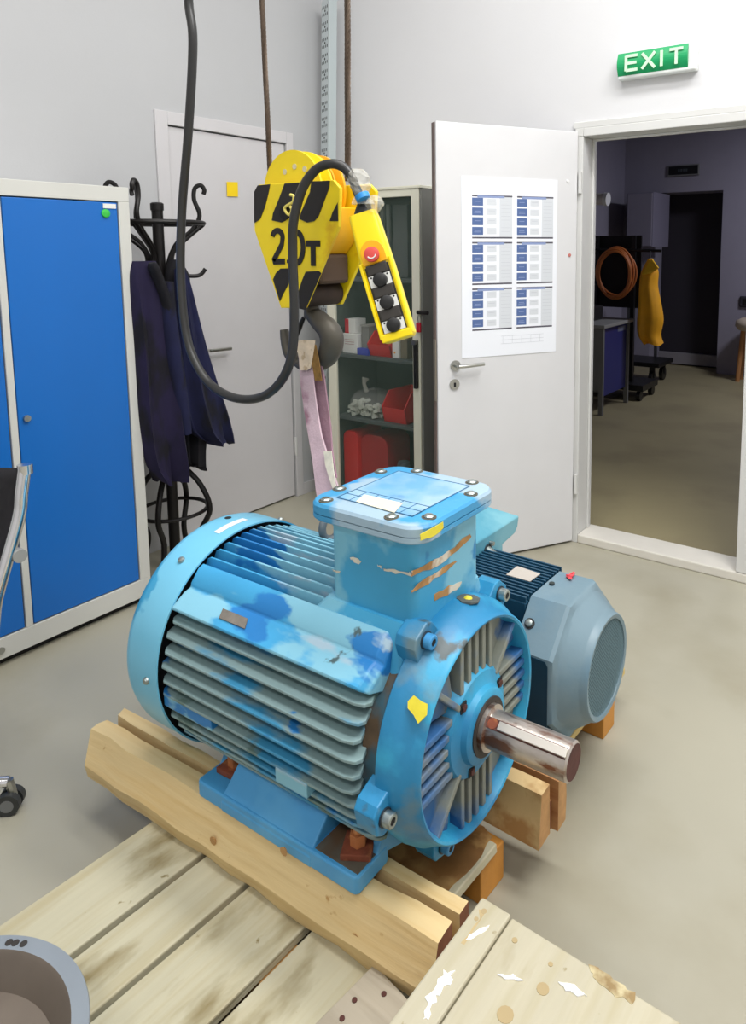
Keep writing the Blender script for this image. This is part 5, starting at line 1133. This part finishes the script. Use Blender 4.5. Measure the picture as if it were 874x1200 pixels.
wire('wire_rope', c_, c_ + (a_ - c_) * (ROOM_TOP - c_.z) / (a_.z - c_.z), 'twisted steel wire rope running up from the right side of the hoist block', r=0.0082)
# black control cable
hang = [(224, -60, 1.30), (221, 0, 1.30), (226, 50, 1.30), (221, 150, 1.30), (213, 250, 1.30), (212, 330, 1.29), (220, 400, 1.28), (240, 443, 1.28), (268, 464, 1.28), (300, 467, 1.29), (325, 452, 1.30), (341, 420, 1.31), (345, 370, 1.32), (343, 300, 1.33), (344, 260, 1.33), (354, 222, 1.34), (370, 199, 1.35), (388, 192, 1.36), (402, 196, 1.37), (412, 208, 1.38), (420, 228, 1.385), (428, 246, 1.385)]
P = smooth_path([ony(224, -60, 1.30) + Vector((0.02, 0.02, ROOM_TOP - ony(224, -60, 1.30).z)), ony(224, -60, 1.30) + Vector((0.01, 0.01, 0.8))] + [ony(u, v, y_) for u, v, y_ in hang], 8)
b = MB().tube(P, 0.0125, 12)
e_ = empty('control_cable', P[80], 'thick black rubber control cable hanging in a loop left of the hoist', 'cable'); Frame(e_).part('cable_sheath', b, mat('cable_rubber', (44, 44, 44), 0.35), smooth=True)
# pendant control
top, bot = ony(424.5, 247, 1.385), ony(469, 398, 1.385)
dz = (top - bot); Lp = dz.length; az = dz.normalized(); ay = Vector((0.58, -1, 0.05)); ay = (ay - az * ay.dot(az)).normalized(); ax_ = az.cross(ay) * -1
pe = bpy.data.objects.new('pendant_control', None); COL.objects.link(pe); pe.empty_display_size = 0.05
M_ = Matrix((ax_, -ay, az)).transposed().to_4x4(); M_.translation = bot; pe.matrix_world = M_
props(pe, 'long yellow pendant control with red stop button hanging beside the hoist block', 'pendant control')
# local: x right in the photo, -y towards the camera, z up the body
hwp = 0.042
b = MB(); b.loft([[Vector((x_ * k, y_ * k2, z)) for x_, y_ in rrect(-hwp, hwp, -0.03, 0.03, 0.012, 4)] for z, k, k2 in ((0.0, 0.86, 0.8), (0.008, 1, 1), (Lp * 0.55, 0.98, 1), (Lp * 0.93, 0.86, 0.9), (Lp * 0.97, 0.8, 0.85))])
obj('case', b, PENY, pe, smooth=35)
obj('button_panel', MB().bb((-0.031, -0.0315, 0.022), (0.031, -0.029, Lp * 0.56)), SPRAY, pe, bevel=0.001)
for nm, xx in (('side_rim', -0.0385), ('side_rim', 0.0385)): obj(nm, MB().bb((xx - 0.0045, -0.036, 0.008), (xx + 0.0045, -0.028, Lp * 0.6)), PENY, pe, bevel=0.003)
obj('bottom_rim', MB().bb((-0.04, -0.036, 0.0), (0.04, -0.028, 0.02)), PENY, pe, bevel=0.003)
zs = [0.046, 0.145, 0.240]
hcell = (Lp * 0.575 - 0.022) / 6
zc0 = 0.022 + hcell * 0.5
for k in range(3):
    z_ = zc0 + 2 * k * hcell
    obj('button_plate', MB().bb((-0.028, -0.033, z_ - hcell * 0.5), (0.028, -0.031, z_ + hcell * 0.5)), WHITE, pe)
    obj('black_button', MB().lathe([(-0.033, 0.0), (-0.033, 0.0185), (-0.041, 0.0175), (-0.043, 0.014), (-0.043, 0)], (0, 0, z_), 'y', 28), BLACK, pe, smooth=40)
    obj('dark_cover', MB().bb((-0.027, -0.036, z_ + hcell * 0.55), (0.027, -0.031, z_ + hcell * 1.45)), mat('cover_dark', (52, 48, 44), 0.5), pe, bevel=0.003)
    for sg in (-1, 1): obj('plate_screw', MB().cyl((sg * 0.021, -0.0335, z_ + hcell * 0.36), (sg * 0.021, -0.0325, z_ + hcell * 0.36), 0.0025, n=8), IRON, pe)
zr = Lp * 0.635
b = MB(); pts = [(-0.031, Lp * 0.575), (0.031, Lp * 0.575)] + [(0.031 * math.cos(PI * k / 12), zr + 0.004 + 0.036 * math.sin(PI * k / 12)) for k in range(13)]
b.prism([(x_, -0.030, z) for x_, z in pts], (0, -0.003, 0)); obj('orange_plate', b, PENO, pe, bevel=0.001)
obj('stop_button', MB().lathe([(-0.033, 0.0), (-0.033, 0.016), (-0.042, 0.0165), (-0.047, 0.0195), (-0.053, 0.0185), (-0.055, 0.012), (-0.055, 0.0)], (0, 0, zr), 'y', 32), PINK, pe, smooth=40)
b = MB(); b.tube([(0.011 * math.cos(t), -0.0555, zr + 0.011 * math.sin(t)) for t in [math.radians(a_) for a_ in range(200, 340, 15)]], 0.0016, 6); obj('button_mark', b, WHITE, pe)
obj('cable_boot', MB().tube([(0, 0, Lp * 0.96), (-0.004, 0, Lp * 1.0), (-0.012, 0, Lp * 1.06)], [0.026, 0.022, 0.016], 14), BLACK, pe, smooth=True)
# plastic film with blue tape round the cable
e_ = empty('plastic_wrap', ony(424, 232, 1.38), 'crumpled clear plastic film tied with blue tape above the pendant control', 'plastic wrap'); fw = Frame(e_)
b = MB(); c_ = ony(421, 219, 1.385); rnd = random.Random(2); rings = []
for j in range(9):
    t = j / 8; r_ = 0.015 + 0.014 * abs(math.sin(t * PI * 1.4)); rings.append([c_ + Vector((0.0 + r_ * math.cos(a_) * rnd.uniform(0.7, 1.35) + 0.02 * (t - 0.4), r_ * math.sin(a_) * rnd.uniform(0.7, 1.2), 0.045 - 0.09 * t)) for a_ in [2 * PI * i / 16 for i in range(16)]])
b.loft(rings); fw.part('film', b, CLEAR)
b = MB(); c2 = ony(441, 239, 1.385); rings = []
for j in range(5):
    t = j / 4; r_ = 0.022 * math.sin(t * PI * 0.8 + 0.35); rings.append([c2 + Vector((-0.03 + 0.05 * t, r_ * math.sin(a_) * rnd.uniform(0.7, 1.3), r_ * math.cos(a_) * rnd.uniform(0.7, 1.3))) for a_ in [2 * PI * i / 12 for i in range(12)]])
b.loft(rings); fw.part('film_end', b, CLEAR)
t0_ = ony(425, 231, 1.37)
td = (P[-1] - P[-9]).normalized(); fw.part('blue_tape', MB().tube([t0_ - td * 0.007, t0_ + td * 0.007], [0.0185, 0.0185], 12), mat('tape_blue', (40, 140, 214), 0.5), smooth=35)
# lifting sling
top1, top2 = ony(350.5, 404, 1.46), ony(368, 404, 1.46)
def strap(us, name, mt, e_, dy, th=0.005):
    rings = []
    for (v, ul, ur, y_) in us:
        a_, c_ = ony(ul, v, y_ + dy), ony(ur, v, y_ + dy); t_ = (c_ - a_).normalized(); n_ = t_.cross(Vector((0, 0, 1))).normalized()
        if n_.y > 0: n_ = -n_
        rings.append([a_, a_.lerp(c_, 0.33), a_.lerp(c_, 0.66), c_, c_ - n_ * th, a_ - n_ * th])
    rings2 = []
    for i in range(len(rings)): rings2.append([Vector(p) for p in rings[i]])
    b = MB().loft(rings2); return Frame(e_).part(name, b, mt, smooth=60)
sl = empty('lifting_sling', ony(385, 580, 1.3), 'faded lilac webbing sling hanging from the hook down behind the terminal box', 'sling')
strap([(402, 347, 368, 1.455), (420, 350, 365, 1.452), (450, 352, 367, 1.44), (480, 356, 371, 1.42), (510, 361, 376, 1.39), (540, 366, 385, 1.36), (575, 370, 397, 1.33), (600, 374, 401, 1.30)], 'front_band', SLING, sl, -0.02)
strap([(412, 362, 372, 1.46), (440, 366, 379, 1.45), (470, 370, 383, 1.435), (500, 374, 387, 1.41), (530, 378, 389, 1.385), (560, 382, 394, 1.35)], 'back_band', SLINGD, sl, -0.008)
strap([(399, 346, 369, 1.455), (408, 347.5, 368, 1.452), (420, 350.5, 366, 1.449), (431, 351, 364, 1.446), (434, 352, 360, 1.445)], 'frayed_end', SLINGW, sl, -0.0265, 0.002)
strap([(404, 364, 370, 1.455), (425, 365, 374, 1.45), (446, 369, 377, 1.443)], 'frayed_edge', mat('webbing_brown', (138, 104, 52), 0.9, var=0.3, vscale=60), sl, -0.0275, 0.002)
strap([(529, 379, 388, 1.37), (545, 381, 390, 1.36), (562, 386, 392, 1.345), (576, 391, 394, 1.33)], 'sewn_label', mat('sling_label', (226, 222, 206), 0.6, var=0.15, vscale=60), sl, -0.03, 0.002)
P = [ony(u, v, y_) for u, v, y_ in ((358, 404, 1.44), (357, 414, 1.455), (360, 420, 1.475), (368, 412, 1.50), (371, 425, 1.49))]

# ================================================================ METAL DISH at the lower left
bz = 0.25; bcx, bcy, br = -1.207, 0.30, 0.245
e_ = empty('metal_dish', (bcx, bcy, ZP + 0.001), 'round grey metal dish with a wide rim and three small holes at the lower left', 'dish'); fb = Frame(e_)
z0_ = ZP + 0.001
prof = [(z0_, 0.0), (z0_, 0.16), (z0_ + 0.02, 0.19), (bz - 0.05, 0.225), (bz - 0.004, 0.2445), (bz, 0.243), (bz - 0.002, 0.2155), (bz - 0.012, 0.205), (bz - 0.06, 0.18), (z0_ + 0.03, 0.155), (z0_ + 0.015, 0.12), (z0_ + 0.015, 0.0)]
fb.part('shell', MB().lathe(prof[:6] + [(bz, 0.217)], (bcx, bcy, 0), n=96), BOWLM, smooth=35)
fb.part('inner_wall', MB().lathe([(bz, 0.217), (bz - 0.006, 0.212), (bz - 0.055, 0.19), (bz - 0.060, 0.135), (bz - 0.062, 0.128)], (bcx, bcy, 0), n=96), BOWLI, smooth=35)
fb.part('inner_ring', MB().lathe([(bz - 0.062, 0.128), (bz - 0.05, 0.126), (bz - 0.05, 0.118), (bz - 0.11, 0.112), (bz - 0.112, 0.0)], (bcx, bcy, 0), n=64), mat('dish_dark', (46, 38, 36), 0.5, 0.3), smooth=35)
for (u, v) in ((10.5, 1104.5), (18, 1105), (27.5, 1106)):
    q = onz(u, v, bz); fb.part('rim_hole', MB().cyl((q.x, q.y, bz - 0.001), (q.x, q.y, bz + 0.0008), 0.0065, n=16), mat('hole_dark', (52, 48, 46), 0.8))

# ================================================================ OFFICE CHAIR at the left edge
cc0 = Vector((-2.16, 0.60, 0))
ch = empty('office_chair', cc0, 'office chair with chrome frame and black mesh back at the left edge', 'chair'); fc_ = Frame(ch)
tp, lw_ = onx(29, 546, -1.9), onx(-4, 700, -1.9)
mid = onx(21, 610, -1.9)
wv = Vector((-0.42, -0.20, 0))
for k, off in enumerate((Vector((0, 0, 0)), wv)):
    P = smooth_path([tp + off, tp.lerp(mid, 0.5) + off, mid + off, lw_ + off, lw_ + off + Vector((0.0, -0.04, -0.14)), Vector((lw_.x - 0.12 + (0.10 if k else 0), lw_.y - 0.13 + (0.05 if k else 0), 0.47)) + off], 6)
    fc_.part('back_tube', MB().tube(P, 0.0155, 14), CHROME, smooth=True)
    fc_.part('tube_cap', MB().cyl(tp + off - Vector((0, 0, 0.02)), tp + off + Vector((0, 0, 0.004)), 0.0175, n=18), CHROME, smooth=True)
q = onx(14, 652, -1.9); fc_.part('joint_knob', MB().cyl(q + Vector((-0.01, 0.012, 0)), q + Vector((0.018, 0.012, 0)), 0.017, n=16), mat('knob_grey', (150, 150, 146), 0.5), smooth=True)
b = MB()
def backf(u, v):
    a_ = tp.lerp(mid, min(1, v * 1.1)) if v < 0.9 else mid.lerp(lw_, (v - 0.9) * 2)
    a_ = tp.lerp(lw_, v); bow = 0.05 * math.sin(PI * u); return a_ + wv * u + Vector((-0.02, 0.03, 0)) * math.sin(PI * u) * 1.2 + Vector((0, 0, -0.005 - 0.02 * math.sin(PI * u) * (1 - v)))
b.grid(backf, 14, 10); fc_.part('mesh_back', b, mat('mesh_black', (20, 18, 24), 0.8), solid=0.008, smooth=True)
fc_.part('seat', stack([(0.45, -2.38, -1.98, 0.24, 0.66, 0.06), (0.48, -2.40, -1.96, 0.22, 0.68, 0.07), (0.50, -2.39, -1.97, 0.23, 0.67, 0.06)]), BLACK, smooth=40)
fc_.part('gas_column', MB().cyl((cc0.x, cc0.y, 0.09), (cc0.x, cc0.y, 0.45), 0.028, n=18), CHROME, smooth=True)
cst = onz(13, 950, 0)
a0 = math.atan2(cst.y - cc0.y, cst.x - cc0.x); rb = math.hypot(cst.y - cc0.y, cst.x - cc0.x)
for k in range(5):
    a_ = a0 + k * 2 * PI / 5; tip = cc0 + Vector((math.cos(a_), math.sin(a_), 0)) * rb
    fc_.part('base_arm', MB().tube([cc0 + Vector((0, 0, 0.11)), tip + Vector((0, 0, 0.085))], [0.02, 0.014], 10), CHROME, smooth=True)
    pr_ = Vector((-math.sin(a_), math.cos(a_), 0)); rad_ = Vector((math.cos(a_), math.sin(a_), 0))
    fc_.part('castor_fork', MB().tube([tip + Vector((0, 0, 0.09)), tip + rad_ * 0.01 + Vector((0, 0, 0.045))], [0.012, 0.010], 8), STEEL, smooth=True)
    for sg in (-1, 1):
        c_ = tip + pr_ * (0.014 * sg) + Vector((0, 0, 0.030))
        fc_.part('castor_wheel', MB().cyl(c_ - pr_ * 0.009, c_ + pr_ * 0.009, 0.030, n=22), mat('castor_dark', (44, 46, 46), 0.5), smooth=35)
        fc_.part('castor_hub', MB().cyl(c_ - pr_ * 0.0095, c_ + pr_ * 0.0095, 0.017, n=18), mat('castor_hub', (110, 112, 112), 0.5), smooth=35)
